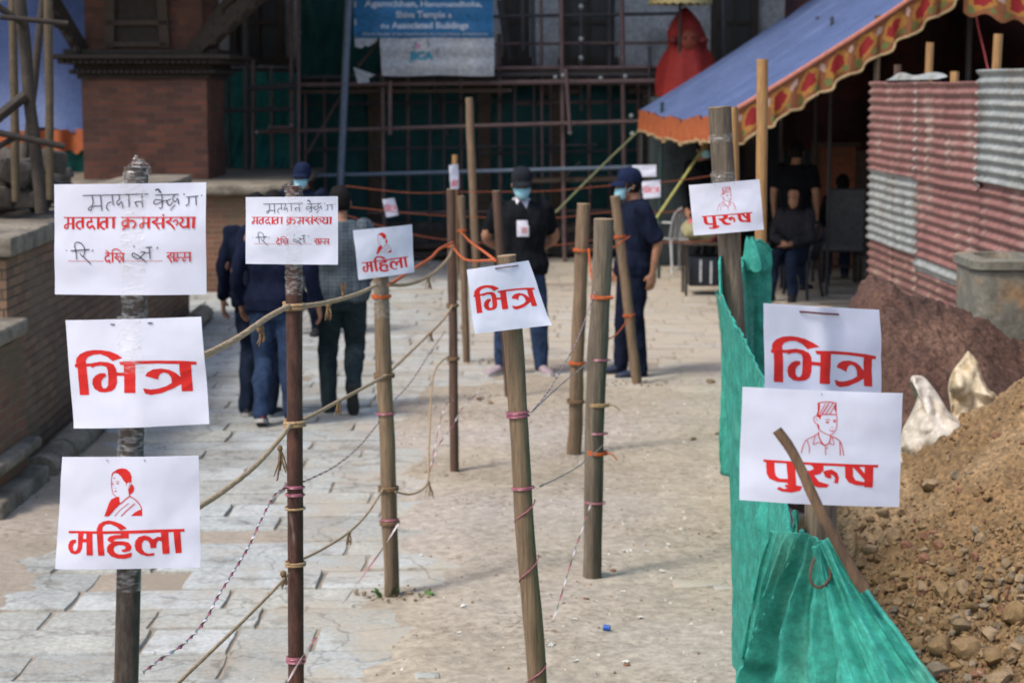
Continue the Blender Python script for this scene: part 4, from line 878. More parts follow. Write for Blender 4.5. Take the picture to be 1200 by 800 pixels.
rocks = [(1105, 695, 19, 0), (1080, 688, 12, 1), (1128, 690, 14, 1), (1135, 712, 15, 0), (1128, 735, 18, 4), (1100, 755, 19, 0), (1072, 755, 14, 0), (1136, 764, 24, 0), (1160, 745, 14, 1), (1165, 770, 16, 0), (1094, 790, 20, 2), (1170, 796, 22, 1), (1072, 728, 9, 0), (1062, 640, 10, 3), (1047, 632, 12, 0), (1090, 570, 13, 1), (1040, 634, 7, 1), (1150, 632, 11, 1), (1192, 720, 22, 0), (1160, 700, 8, 2), (1118, 740, 9, 2), (1190, 760, 13, 1), (1145, 790, 11, 3), (1060, 780, 10, 1), (1120, 780, 10, 0), (1168, 510, 7, 3), (1084, 655, 9, 3), (1050, 675, 9, 0), (1128, 648, 8, 2), (1100, 640, 8, 3), (1020, 645, 11, 1), (1010, 640, 10, 0), (1035, 600, 9, 1), (1115, 670, 8, 4), (1180, 660, 9, 4), (1095, 715, 8, 0)]
for i, (px, py, pr, mi) in enumerate(rocks):
    p = sand_at(px, py)
    if p is None: p = ground(px, py)
    r = pr / (F / p.y) * 1.05; me = rockmesh(r, i * 3.7 + 1); me.materials.append(rmats[mi]); o = bpy.data.objects.new('rock', me); COL.objects.link(o)
    o.location = p + Vector((0, -r * .25, r * .12)); o.rotation_euler = (random.uniform(-.5, .5), random.uniform(-.5, .5), random.random() * 6)
    tag(o, ['rough brown rock lying on the yellow brown earth heap', 'pale tan rock lying on the yellow brown earth heap', 'greyish rock lying on the yellow brown earth heap', 'reddish brick coloured rock on the yellow brown earth heap', 'dark brown rock lying on the yellow brown earth heap'][mi], 'rock', ['brown rocks on the heap', 'tan rocks on the heap', 'grey rocks on the heap', 'reddish rocks on the heap', 'dark rocks on the heap'][mi])
gv = MB(); rnd = random.Random(5)
for i in range(9000):
    px = rnd.uniform(985, 1215); py = rnd.uniform(440, 815)
    p = sand_at(px, py, 6.0, 11.0)
    if p is None: continue
    low = ss(560, 760, py)
    if rnd.random() > .14 + .86 * low: continue
    r = rnd.choice([.003, .004, .005, .006, .008, .010]) if rnd.random() > .03 + .09 * low else rnd.uniform(.012, .026)
    k = rnd.random() * 9; c = p + Vector((0, -r * .4, r * .3)); n0 = len(gv.v); mi = rnd.choice([0, 0, 0, 0, 1, 1, 5, 5, 5, 5, 2, 3])
    ax = [Vector((rnd.gauss(0, 1), rnd.gauss(0, 1), rnd.gauss(0, 1))).normalized() for _ in range(1)][0]; q = ax.to_track_quat('Z', 'Y').to_matrix()
    top = [c + q @ Vector((math.cos(j * 1.257 + k) * r * rnd.uniform(.7, 1.2), math.sin(j * 1.257 + k) * r * rnd.uniform(.7, 1.2), r * rnd.uniform(.2, .5))) for j in range(5)]
    bot = [c + q @ Vector((math.cos(j * 1.257 + k + .5) * r * rnd.uniform(.7, 1.2), math.sin(j * 1.257 + k + .5) * r * rnd.uniform(.7, 1.2), -r * rnd.uniform(.2, .5))) for j in range(5)]
    gv.rings([bot, top], True, mi)
gv.build('gravel', rmats + [M['sand']], smooth=False); tag(COL.objects['gravel'], 'small stones and crumbs covering the yellow brown heap', 'gravel', kind='stuff')
# white sacks half buried behind the heap
M['sack'] = mat('dirty_white_sack', (.62, .58, .52), (.50, .44, .36), 5, .7, .002, 60, c3=(.34, .24, .14), s3=7, a3=(.52, .7))
M['sack2'] = mat('yellowed_white_sack', (.62, .54, .40), (.52, .43, .29), 5, .7, .002, 60, c3=(.36, .25, .13), s3=8, a3=(.5, .68))
def sack(pts, Y, depth, mt, label, seed):
    """outline of the sack from the front, given a belly"""
    c = Vector((sum(p[0] for p in pts) / len(pts), sum(p[1] for p in pts) / len(pts))); m = MB(); rr = []; K = 16
    o = [Vector((*p, 0)) for p in pts]; o.append(o[0]); o = catmull(o, 5)[:-1]
    fr, bk = [], []
    for k in range(K + 1):
        t = k / K; s = math.cos(t * math.pi / 2) ; dpt = math.sin(t * math.pi / 2)
        f = []; b = []
        for p in o:
            x = c.x + (p.x - c.x) * max(s, .03); y = c.y + (p.y - c.y) * max(s, .03)
            q = at(x, y, Y); cr = .07 * noise.noise(Vector((q.x * 7, q.z * 7, seed))) + .09 * (1 - abs(noise.noise(Vector((q.x * 8 + q.z * 4, seed, q.z * 4)))) * 2.4) + .02 * noise.noise(Vector((q.x * 25, q.z * 25, seed)))
            f.append(q + Vector((0, -depth * dpt + cr * min(1, dpt * 2), 0))); b.append(q + Vector((0, depth * .8 * dpt, 0)))
        fr.append(f); bk.append(b)
    m.rings(list(reversed(bk)) + fr[1:], True); return m.solo('white_sack', mt, label, 'sack', 'white sacks')
sack([(1070, 440), (1083, 442), (1098, 460), (1112, 482), (1128, 496), (1136, 525), (1134, 575), (1056, 585), (1050, 545), (1057, 510), (1068, 488), (1076, 470), (1078, 458), (1068, 447)], 9.95, .20, M['sack'], 'dirty white woven sack slumped nearest to the big man paper', 2)
sack([(1135, 411), (1146, 424), (1151, 440), (1158, 455), (1169, 468), (1166, 520), (1122, 520), (1114, 475), (1112, 452), (1118, 434), (1127, 422)], 10.15, .16, M['sack2'], 'pointed yellowish white sack standing behind the earth heap crest', 7)
# ================================================================== LEFT: BRICK PLINTH, SHRINE
M['old_brick'] = brickmat('old_brown_brick', (.20, .085, .05), (.13, .062, .04), (.20, .15, .10), .22, .062, (.12, .09, .055))
M['old_brick_pale'] = brickmat('dusty_brick', (.235, .14, .085), (.15, .088, .056), (.085, .065, .045), .22, .062, (.17, .13, .09))
M['shrine_brick'] = brickmat('shrine_red_brick', (.185, .068, .042), (.088, .042, .031), (.115, .08, .06), .23, .075, (.065, .034, .024))
M['coping'] = mat('worn_stone_coping', (.25, .215, .165), (.17, .145, .11), 6, .9, .006, 30, c3=(.12, .10, .075), s3=3)
M['dark_stone'] = mat('dark_dirty_stone', (.09, .075, .06), (.055, .047, .04), 5, .9, .008, 25)
M['dark_wood'] = mat('dark_old_timber', (.040, .030, .023), (.026, .02, .016), 14, .8, .003, 60)
M['mid_wood'] = mat('brown_old_timber', (.075, .052, .036), (.05, .036, .027), 14, .8, .003, 60)
def prism(m, poly, z0, z1, mi=0):
    n = len(poly); b = [Vector((*p, z0)) for p in poly]; t = [Vector((*p, z1)) for p in poly]
    m.add(b + t, [tuple(reversed(range(n))), tuple(range(n, 2 * n))] + [(i, (i + 1) % n, n + (i + 1) % n, n + i) for i in range(n)], mi)
def rough(o, amp, sc, cuts=0):
    bm = bmesh.new(); bm.from_mesh(o.data)
    if cuts: bmesh.ops.subdivide_edges(bm, edges=bm.edges[:], cuts=cuts, use_grid_fill=True)
    for v in bm.verts:
        p = v.co + o.location; v.co += Vector((noise.noise(p * sc), noise.noise(p * sc + Vector((9, 0, 0))), noise.noise(p * sc + Vector((0, 9, 0))))) * amp
    bm.to_mesh(o.data); bm.free(); return o
c0 = ground(14, 562); c1 = ground(222, 372)
wall_dir = (c1 - c0).normalized(); wl = (c1 - c0).length; wn = Vector((-wall_dir.y, wall_dir.x, 0))      # wn points left, away from the path
pl = thing('brick_plinth', c0, 'old brown brick plinth with worn stone coping along the left edge of the square', 'brick wall')
def along(s, t, z=0): p = c0 + wall_dir * s + wn * t; return Vector((p.x, p.y, z))
m = MB(); prism(m, [along(0, 0)[:2], along(wl, 0)[:2], along(wl, 3.2)[:2], along(0, 3.2)[:2]], -.1, 1.36); rough(m.build('brick_wall', M['old_brick_pale'], pl, False), .02, 2.0, 6)
m = MB(); s = -.06
rnd = random.Random(4)
while s < wl:
    L = rnd.uniform(.7, 1.3); e = min(s + L, wl + .05); z = 1.36 + rnd.uniform(0, .01)
    for (t0, t1) in ((-.06, .62),) + (((.625, 3.2),) if s < 1.2 else ()):
        c = (along(s, t0) + along(e, t1)) / 2; m.box((c.x, c.y, z + .062), (t1 - t0 - .008, e - s - .012, .118 + rnd.uniform(-.008, .008)), Matrix.Rotation(math.atan2(wall_dir.y, wall_dir.x) - math.pi / 2, 3, 'Z'), bevel=.014)
    s = e
rough(m.build('stone_coping', M['coping'], pl), .008, 6)
m = MB(); s = 0.05
while s < wl:
    L = rnd.uniform(.5, 1.0); a, b = along(s, -.17, .06), along(min(s + L, wl) - .015, -.17, .06); k = Vector((rnd.uniform(-.02, .02), 0, rnd.uniform(-.012, .012)))
    m.tube([a + k, a.lerp(b, .3) + k, a.lerp(b, .7) + k, b + k], [(.105, .085)] * 4, 10, True, jit=.2, seed=s, roundcap=False); s += L
m.build('stone_kerb', M['coping'], pl)
m = MB(); prism(m, [along(1.25, .55)[:2], along(4.6, .5)[:2], along(4.6, 3.2)[:2], along(1.25, 3.2)[:2]], 1.30, 1.60); rough(m.build('upper_step', M['dark_stone'], pl, False), .03, 2.5, 8)
m = MB(); s = .56
while s < 3.2:
    L = rnd.uniform(.3, .6); p_ = along(1.17, s + L / 2); m.box((p_.x, p_.y, 1.57), (L - .02, .22, .17 + rnd.uniform(-.02, .02)), Matrix.Rotation(rnd.uniform(-.06, .06), 3, 'Z'), bevel=.03); s += L
rough(m.build('stone_block', M['coping'], pl), .012, 6)
# nearer lower pier
q = ground(6, 590); pr = thing('brick_pier', q, 'lower red brick pier with flared foot at the far left edge', 'brick wall')
m = MB(); m.box((q.x - .55, q.y + .12, .42), (1.1, .9, .98), None); rough(m.build('brick_wall', M['old_brick'], pr, False), .015, 3, 5)
m = MB(); m.box((q.x - .55, q.y + .10, .965), (1.16, .98, .10), None, bevel=.02); m.box((q.x - .54, q.y + .08, .26), (1.24, 1.06, .07), None, bevel=.02); m.box((q.x - .53, q.y + .04, .05), (1.30, 1.16, .12), None, bevel=.02); rough(m.build('stone_moulding', M['coping'], pr), .006, 8)
# small weed at the kerb
def weed(p, size, n, label, seed):
    rnd = random.Random(seed); m = MB()
    for i in range(n):
        a = rnd.random() * 6.28; L = size * rnd.uniform(.5, 1); d = Vector((math.cos(a) * .5, math.sin(a) * .5, rnd.uniform(.5, 1))).normalized(); sd = d.cross(Vector((0, 0, 1))).normalized(); w_ = L * .2
        b = p + Vector((math.cos(a), math.sin(a), 0)) * size * .12; md = b + d * L * .55; tp = b + d * L + Vector((0, 0, -L * .22))
        m.add([b - sd * w_ * .2, b + sd * w_ * .2, md + sd * w_, tp, md - sd * w_, md + Vector((0, 0, -w_ * .3))], [(0, 1, 5), (1, 2, 5), (2, 3, 5), (3, 4, 5), (4, 0, 5)])
    return m.solo('weed', M['leaf'], label, 'weed', 'weeds')
M['leaf'] = mat('green_leaf', (.07, .17, .03), (.045, .11, .02), 20, .6)
weed(ground(36, 548) + Vector((0, 0, .1)), .13, 22, 'small green weed growing on the stone kerb at left', 1)
weed(gC + Vector((-.042, -.02, -.01)), .11, 8, 'green sprout at the foot of the tan bamboo post', 2)
weed(gC + Vector((.16, -.05, -.01)), .07, 8, 'tiny grass tuft right of the tan bamboo post', 3)

# temple platform behind the plinth and brick shrine
YT = 23.2; sT = F / YT
tp0 = at(243, 300, YT); pf = thing('temple_platform', (-3.2, YT, 0), 'dark brick temple platform with stone ledge behind the walking men', 'brick wall')
m = MB(); xr = at(318, 300, YT).x; m.box(((xr - 9.0) / 2, YT + 2.6, .52), (xr + 9.0, 5.0, 1.24), None); rough(m.build('brick_wall', M['old_brick'], pf, False), .02, 2, 6)
m = MB(); m.box(((xr - 9.0) / 2 + .05, YT + 2.55, 1.20), (xr + 9.0 + .2, 5.2, .12), None, bevel=.03); rough(m.build('stone_ledge', M['coping'], pf), .01, 5)
YS = 24.6; sh = thing('brick_shrine', (at(170, 200, YS).x, YS, 1.26), 'old red brick shrine with dark timber cornice and roof struts at upper left', 'shrine')
xl, xr2 = at(97, 150, YS).x, at(243, 150, YS).x; W = xr2 - xl; cx = (xl + xr2) / 2; zc = at(170, 93, YS).z; zt = at(170, 58, YS).z
m = MB(); m.box((cx, YS + W / 2, (1.26 + zc) / 2), (W, W, zc - 1.26), None); rough(m.build('brick_body', M['shrine_brick'], sh, False), .01, 3, 4)
m = MB(); hh = (zt - zc) / 6
for k, gw in enumerate((.06, .16, .10, .30, .42, .22)):
    m.box((cx, YS + W / 2, zc + hh * (k + .5)), (W + gw * 1.6, W + gw * 1.6, hh * .93), None, bevel=.01)
    if k in (1, 3):
        for j in range(26): m.box((xl - gw * .7 + (W + gw * 1.4) * (j + .5) / 26, YS - gw * .8 - .02, zc + hh * (k + .5)), (.035, .05, hh * .6), None)
m.build('timber_cornice', M['dark_wood'], sh, False)
m = MB(); m.box((cx, YS + W / 2, zt + .95), (W * .94, W * .94, 1.9), None); m.build('upper_wall', M['shrine_brick'], sh, False)
wx, wz = at(160, 20, YS).x, zt; wf = MB()
for dx in (-.34, .34): wf.bar((wx + dx, YS + .01, zt + .02), (wx + dx * .86, YS + .01, zt + 1.2), .10, .12)
for z in (.06, .32, .8): wf.box((wx, YS + .0, zt + z), (.75, .08, .06))
wo_ = wf.build('window', M['mid_wood'], sh, False); m = MB(); m.box((wx, YS + .05, zt + .6), (.60, .06, 1.15)); m.build('dark_opening', M['dark_wood'], wo_, False)
for (a, b, wd) in (((228, 62), (318, -22), .16), ((236, 44), (300, -40), .09), ((96, 60), (48, -20), .13), ((88, 40), (60, 20), .07)):
    m = MB(); A_, B_ = at(*a, YS - .05), at(*b, YS - .75); m.bar(A_, B_, wd, wd * 1.2)
    for i in range(6): q_ = A_.lerp(B_, (i + .5) / 6); m.ellipsoid(q_ + Vector((0, -.06, -.05)), (wd * .45, .07, wd * .5), 7, 5)
    m.build('roof_strut', M['dark_wood'], sh, False)
m = MB(); ez = at(300, -45, YS).z
for sx in (-1, 1): pass
m.box((cx, YS + W / 2, ez + .25), (W + 3.1, W + 3.1, .14)); m.box((cx, YS + W / 2, ez + .55), (W + 2.2, W + 2.2, .5))
for j in range(22): m.box((cx - (W + 3.0) / 2 + (W + 3.0) * (j + .5) / 22, YS - 1.3, ez + .16), (.06, .5, .08))
m.build('unseen_eave', M['dark_wood'], sh, False)

# far left: tarpaulin shelter, bamboo props, rubble
M['blue_tarp'] = cloth_trans('blue_tarpaulin', (.12, .18, .40), (.095, .145, .34), 3, .35, 1.0, .5, .01, 12)
M['orange_cloth'] = cloth_trans('orange_fringe_cloth', (.52, .15, .05), (.42, .11, .05), 12, .35, 1.0, .8, .003, 60)
tb = thing('tarp_shelter', at(50, 170, 26.6), 'blue tarpaulin shelter with orange hem behind the props at far left', 'tarpaulin')
m = MB()
def tf(u, v):
    a = at(-90 + 195 * u, 158 - 6 * u, 26.6); b = at(-90 + 230 * u, 40 - 100 * u, 28.0); p = a.lerp(b, v)
    return p + Vector((0, -.08 * math.sin(u * 9 + v * 4), .05 * math.sin(v * 7 + u * 11)))
m.grid(tf, 30, 20); m.build('tarp_sheet', M['blue_tarp'], tb)
m = MB()
def tf2(u, v):
    a = at(-90 + 195 * u, 157 - 6 * u, 26.55); return a + Vector((0, -.05 - .05 * math.sin(u * 40), -.30 * v - .03 * math.sin(u * 70) * v))
m.grid(tf2, 90, 5); m.build('orange_hem', M['orange_cloth'], tb)
M['teal_net'] = cloth_trans('dark_teal_net', (.022, .175, .155), (.014, .12, .11), 3, .25, 1.0, .85, .004, 30)
def netsheet(label, pts, Y, bulge, seed, mt=None):
    m = MB(); a, b, c, d = [at(*p, Y) for p in pts]
    def fn(u, v):
        p = a * (1 - u) * (1 - v) + b * u * (1 - v) + c * u * v + d * (1 - u) * v
        return p + Vector((0, bulge * (noise.noise(Vector((u * 7, v * 2.2, seed))) + .5 * noise.noise(Vector((u * 17 + v * 4, v * 5, seed)))), 0))
    m.grid(fn, 50, 30); return m.solo('safety_net', mt or M['teal_net'], label, 'net', 'dark teal nets')
netsheet('dark teal net hanging under the orange hem at far left', [(-60, 168), (100, 168), (100, 250), (-60, 250)], 26.9, .12, 1)
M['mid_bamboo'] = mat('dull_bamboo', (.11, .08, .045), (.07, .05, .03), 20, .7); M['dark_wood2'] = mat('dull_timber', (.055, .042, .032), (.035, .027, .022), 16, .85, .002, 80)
props = [((14, -20), (19, 236), .029, M['mid_bamboo'], 13.5), ((22, -10), (49, 250), .040, M['dark_wood2'], 13.15), ((56, -30), (59, 234), .029, M['mid_bamboo'], 13.6), ((54, -30), (26, 220), .028, M['dark_wood2'], 14.2), ((-8, -30), (-14, 240), .029, M['mid_bamboo'], 13.5)]
labs = ['bamboo prop left of the thick leaning one', 'thick dark leaning timber prop at far left', 'straight bamboo prop nearest to the shrine', 'grey leaning prop crossing behind the two bamboos', 'bamboo prop at the very left edge of the picture']
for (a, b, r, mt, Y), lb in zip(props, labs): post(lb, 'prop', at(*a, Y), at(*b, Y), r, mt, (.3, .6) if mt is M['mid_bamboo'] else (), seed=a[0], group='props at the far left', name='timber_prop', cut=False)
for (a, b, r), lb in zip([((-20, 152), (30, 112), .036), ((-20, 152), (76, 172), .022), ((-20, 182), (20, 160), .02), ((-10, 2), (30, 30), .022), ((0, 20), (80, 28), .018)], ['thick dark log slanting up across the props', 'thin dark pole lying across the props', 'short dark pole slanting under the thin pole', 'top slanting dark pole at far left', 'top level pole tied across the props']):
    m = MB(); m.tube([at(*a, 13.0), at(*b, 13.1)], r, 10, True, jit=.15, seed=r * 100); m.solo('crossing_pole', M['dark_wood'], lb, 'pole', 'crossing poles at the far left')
m = MB(); rnd = random.Random(9)
for i in range(110):
    yy = rnd.uniform(13.6, 16.4); p = Vector((rnd.uniform(-.30, -.225) * yy, yy, 1.60 + rnd.random() ** 2 * .28)); m.box(p, (rnd.uniform(.08, .3), rnd.uniform(.08, .25), rnd.uniform(.06, .16)), Matrix.Rotation(rnd.uniform(-.5, .5), 3, 'Y') @ Matrix.Rotation(rnd.random() * 3, 3, 'Z'), bevel=.012)
m.build('rubble', M['dark_stone'], None); tag(COL.objects['rubble'], 'heaped old bricks and broken stone under the props at far left', 'rubble', kind='stuff')

# ================================================================== PALACE FACADE BEHIND THE SCAFFOLD
YF = 29.0
fac = thing('palace_building', (0, YF, 0), 'dark palace facade with white upper wall behind the scaffolding', 'building')
M['plaster'] = mat('grey_white_plaster', (.33, .345, .36), (.25, .265, .28), 2.0, .9, .004, 20, c3=(.12, .125, .13), s3=1.2, a3=(.5, .7))
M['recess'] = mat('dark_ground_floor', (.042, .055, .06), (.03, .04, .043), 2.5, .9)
M['glass_dark'] = mat('dark_window', (.012, .014, .016), (.02, .022, .024), 4, .4)
zf = at(600, 92, YF).z
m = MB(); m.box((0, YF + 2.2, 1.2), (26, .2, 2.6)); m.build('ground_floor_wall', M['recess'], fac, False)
m = MB(); m.box((0, YF + 1.0, zf + 2.6), (26, 1.6, 5.2 - .3)); m.build('upper_wall', M['plaster'], fac, False)
m = MB(); m.box((0, YF + .9, zf), (26, 2.4, .22)); m.box((0, YF - .26, zf + .06), (26, .1, .16)); m.build('floor_beam', M['dark_wood'], fac, False)
m = MB(); m.box((0, YF - 1.2, zf + 5.1), (26, 6.5, .2)); m.build('unseen_eave', M['dark_wood'], fac, False)  # unseen overhang above the frame, added to keep skylight off the facade
for px in (-40, 110, 205, 440, 568, 655, 760, 880, 1010):
    p = at(px, 200, YF - .1); m = MB(); m.box((p.x, YF - .1, zf / 2), (.20, .20, zf), None, bevel=.015); m.box((p.x, YF - .1, zf - .16), (.62, .22, .14), None, bevel=.02); m.box((p.x, YF - .1, .12), (.32, .32, .24), None, bevel=.02); m.build('column', M['mid_wood'], fac)
for px, wd in ((300, 50), (690, 46), (605, 16), (505, 60), (862, 40), (160, 50), (960, 60), (1080, 60)):
    p = at(px, 30, YF); w_ = wd / (F / YF); f = MB(); z0, z1 = zf + .25, zf + 1.9
    for sx in (-1, 1): f.box((p.x + sx * (w_ / 2 + .04), YF + .16, (z0 + z1) / 2), (.10, .12, z1 - z0))
    for z in (z0, z1): f.box((p.x, YF + .155, z), (w_ + .3, .14, .10))
    f.box((p.x, YF + .15, (z0 + z1) / 2), (.05, .06, z1 - z0)); f.box((p.x, YF + .145, z0 + .55), (w_, .05, .05))
    w1 = f.build('window', M['dark_wood'], fac, False); m = MB(); m.box((p.x, YF + .185, (z0 + z1) / 2), (w_, .03, z1 - z0)); m.build('pane', M['glass_dark'], w1, False)
m = MB()
for k in range(3): m.box((0, YF + .9 - k * .0, .10 + .14 * k), (20, 3.4 - k * .5, .16), None, bevel=.02)
m.build('plinth_step', mat('dark_stone_step', (.075, .07, .065), (.05, .048, .045), 4, .9, .004, 30), fac)
# clutter at the foot of the building
rnd = random.Random(21); clm = MB()
for i in range(14):
    px = rnd.uniform(430, 790); p = at(px, 300, 27.6); L = rnd.uniform(.6, 2.0); a = rnd.uniform(-.3, .3)
    clm.bar((p.x - L / 2, 27.5 + rnd.uniform(-.3, .3), .08 + .12 * (i % 4)), (p.x + L / 2, 27.7 + rnd.uniform(-.3, .3), .1 + .12 * (i % 4) + a * .2), rnd.uniform(.06, .16), .07)
clm.build('lumber', M['dark_wood'], None, False); tag(COL.objects['lumber'], 'dark stacked lumber lying along the foot of the scaffolding', 'lumber', kind='stuff')
netsheet('brighter teal net on the scaffold just right of the brick shrine', [(236, 82), (352, 86), (352, 222), (238, 226)], 28.2, .12, 3)
netsheet('tall dark teal net above the small scaffold ledge left of the banner', [(350, -30), (452, -30), (448, 96), (350, 92)], 28.6, .14, 4, cloth_trans('black_teal_net', (.016, .085, .08), (.011, .06, .058), 3, .25, 1, .85, .004, 30))
netsheet('wide blackish teal net filling the ground floor behind the scaffold', [(340, 96), (770, 96), (770, 290), (340, 290)], 28.9, .10, 5, cloth_trans('blackish_teal_net', (.02, .088, .088), (.012, .055, .056), 2.5, .2, 1, .9, .004, 30))
# ---- scaffolding
M['scaff'] = mat('rusty_scaffold_tube', (.135, .085, .08), (.095, .062, .06), 8, .6, .001, 60)
M['scaff_dark'] = mat('dark_scaffold_tube', (.05, .048, .052), (.034, .032, .036), 8, .6)
M['scaff_blue'] = mat('grey_blue_tube', (.13, .17, .22), (.1, .13, .18), 8, .5)
M['coupler'] = mat('pale_coupler', (.42, .46, .44), (.3, .33, .32), 20, .5, metal=.3)
sc_ = thing('scaffolding', (0, 27.5, 0), 'tall tube scaffolding of rusty poles standing before the palace facade', 'scaffolding')
YC2 = 27.4
def pipe(nm, a, b, r=.026, mt='scaff', Y=YC2, Y2=None):
    m = MB(); m.tube([at(*a, Y), at(*b, Y2 or Y)], r, 8); return m.build(nm, M[mt], sc_)
for (a, b, r, mt, Y) in [((341, -30), (343, 318), .030, 'scaff', 27.4), ((350, -30), (350, 205), .026, 'scaff', 27.2), ((288, -30), (290, 310), .045, 'scaff_dark', 27.8), ((297, 70), (297, 215), .03, 'scaff', 28), ((448, 40), (450, 318), .03, 'scaff', 27.4), ((457, 95), (457, 158), .03, 'scaff', 27.1), ((504, 60), (504, 300), .022, 'scaff_dark', 27.8), ((520, 95), (521, 300), .024, 'scaff_dark', 28.2), ((624, -30), (628, 300), .03, 'scaff_dark', 28), ((634, -30), (636, 300), .022, 'scaff', 28), ((657, -30), (662, 318), .032, 'scaff', 27.4), ((663, 80), (668, 155), .026, 'scaff', 27.1), ((714, -30), (716, 300), .04, 'scaff_dark', 28.2), ((728, -30), (733, 300), .036, 'scaff', 27.6), ((761, 55), (763, 318), .022, 'scaff_dark', 27.4), ((612, -30), (613, 60), .03, 'scaff_dark', 28), ((681, -30), (681, 130), .024, 'scaff_dark', 28), ((247, 90), (250, 225), .022, 'scaff_dark', 27.8), ((358, 110), (358, 200), .02, 'scaff', 28), ((848, 0), (850, 300), .03, 'scaff_dark', 28)]:
    pipe('standard', a, b, r, mt, Y)
for a, b, r, mt, Y in [((380, 88), (381, 225), .02, 'scaff', 28.3), ((478, 92), (479, 300), .024, 'scaff', 28.4), ((540, 92), (541, 300), .022, 'scaff', 28.5), ((585, 40), (587, 300), .03, 'scaff', 28.4), ((603, 92), (604, 290), .028, 'scaff_dark', 27.9), ((645, 92), (646, 300), .02, 'scaff', 28.3), ((690, 92), (692, 300), .026, 'scaff', 28.4), ((748, 92), (749, 300), .024, 'scaff', 28.2), ((268, 85), (269, 225), .024, 'scaff_dark', 28.0), ((318, 80), (319, 225), .022, 'scaff', 27.9), ((795, 140), (796, 300), .026, 'scaff', 28.2), ((915, 110), (916, 300), .028, 'scaff', 28.0), ((940, 110), (941, 300), .022, 'scaff_dark', 28.0)]:
    pipe('standard', a, b, r, mt, Y)
for a, b in (((560, 88), (800, 86)), ((340, 108), (600, 106)), ((600, 212), (770, 208))):
    p, q = at(*a, 27.75), at(*b, 27.75); m = MB(); m.box((p + q) / 2, ((q - p).length, .5, .05), Matrix.Rotation(-math.atan2(q.z - p.z, q.x - p.x), 3, 'Y')); m.build('plank', M['mid_wood'], sc_)
for (a, b, r, mt, Y) in [((600, 122), (790, 118), .022, 'scaff', 28.3), ((345, 176), (700, 170), .02, 'scaff_dark', 28.2), ((430, 250), (760, 246), .024, 'scaff', 28.0), ((560, 20), (800, 16), .024, 'scaff_dark', 28), ((560, 52), (820, 50), .02, 'scaff', 28.1)]:
    pipe('ledger', a, b, r, mt, Y)
for (a, b, r, mt, Y) in [((325, 100), (770, 95), .034, 'scaff', 27.3), ((355, 91), (800, 82), .03, 'scaff_dark', 27.6), ((302, 155), (760, 142), .028, 'scaff', 27.3), ((315, 150), (345, 149), .026, 'scaff', 27.2), ((243, 130), (345, 128), .03, 'scaff_dark', 27.4), ((365, 206), (745, 196), .028, 'scaff_blue', 27.3), ((560, 80), (830, 79), .026, 'scaff', 27.5), ((575, 88), (830, 88), .022, 'scaff_dark', 27.5), ((290, 104), (345, 101), .036, 'scaff_dark', 27.2), ((340, 123), (650, 118), .018, 'scaff_dark', 28.3), ((560, 180), (770, 176), .018, 'scaff_dark', 28.3), ((770, 100), (1020, 96), .026, 'scaff_dark', 28)]:
    pipe('ledger', a, b, r, mt, Y)
for (a, b, r, mt, Y) in [((360, 180), (402, 108), .018, 'scaff', 28), ((420, 78), (445, 48), .018, 'scaff', 27.6), ((500, 60), (524, 160), .03, 'scaff_dark', 28.3), ((586, 0), (598, 70), .05, 'scaff_dark', 28.3), ((590, 280), (680, 190), .014, 'scaff_dark', 27.8)]:
    pipe('brace', a, b, r, mt, Y)
for p in [(302, 155), (317, 150), (341, 101), (341, 148), (341, 155), (450, 98), (450, 151), (660, 89), (660, 97), (661, 145), (668, 155), (704, 92), (733, 90), (740, 136), (741, 157), (350, 38), (651, 91), (681, 46), (681, 8), (681, 68), (448, 204), (661, 198)]:
    m = MB(); m.ellipsoid(at(*p, YC2 - .05), (.035, .05, .035), 8, 6); m.build('coupler', M['coupler'], sc_)
pipe('drain_pipe', (410, -30), (398, 235), .05, 'scaff_blue', 26.9)
# banner
bn = thing('banner', at(497, 88, 27.0), 'torn blue and white project banner with white lettering tied to the scaffolding', 'banner')
M['banner_blue'] = mat('banner_blue', (.015, .125, .28), (.014, .11, .25), 3, .6, .002, 8)
M['banner_white'] = mat('banner_white', (.34, .36, .38), (.29, .31, .34), 4, .6, .002, 8)
M['banner_ink'] = mat('banner_lettering', (.42, .48, .56), (.38, .44, .52), 10, .6)
M['banner_teal'] = mat('banner_teal', (.03, .25, .38), (.03, .22, .34), 10, .6)
M['banner_pink'] = mat('banner_pink', (.38, .16, .30), (.35, .14, .28), 10, .6)
def bs(px, py, lift=0.0):
    p = at(px, py, 27.0); p.y += .03 * math.sin(px * .11) + .015 * math.sin(py * .3) - lift; return p
m = MB(); m.grid(lambda u, v: bs(414 + 164 * u, 44.5 - 84 * v), 30, 16); m.build('blue_field', M['banner_blue'], bn)
m = MB(); m.grid(lambda u, v: bs(445 + 134 * u + (3 * (1 - v) * (1 - u)), 89 - 44.4 * v + .6 * math.sin(u * 9)), 30, 10); m.build('white_field', M['banner_white'], bn)
m = MB(); m.add([bs(415, 45), bs(443, 45), bs(440, 50), bs(432, 55), bs(428, 53.5), bs(424, 57), bs(416, 55)], [(0, 1, 2, 3, 4, 5, 6)]); m.build('torn_scrap', M['banner_white'], bn, False)
m = MB(); m.add([bs(414, 79), bs(440, 88), bs(432, 92), bs(433, 97), bs(419, 98)], [(0, 1, 2, 3, 4)]); m.build('torn_scrap', M['banner_white'], bn, False)
m = MB(); m.add([bs(414, -40, .002), bs(417, -40, .002), bs(417.5, 44, .004), bs(415, 44, .004)], [(0, 1, 2, 3)]); m.build('white_edge', M['banner_white'], bn, False)
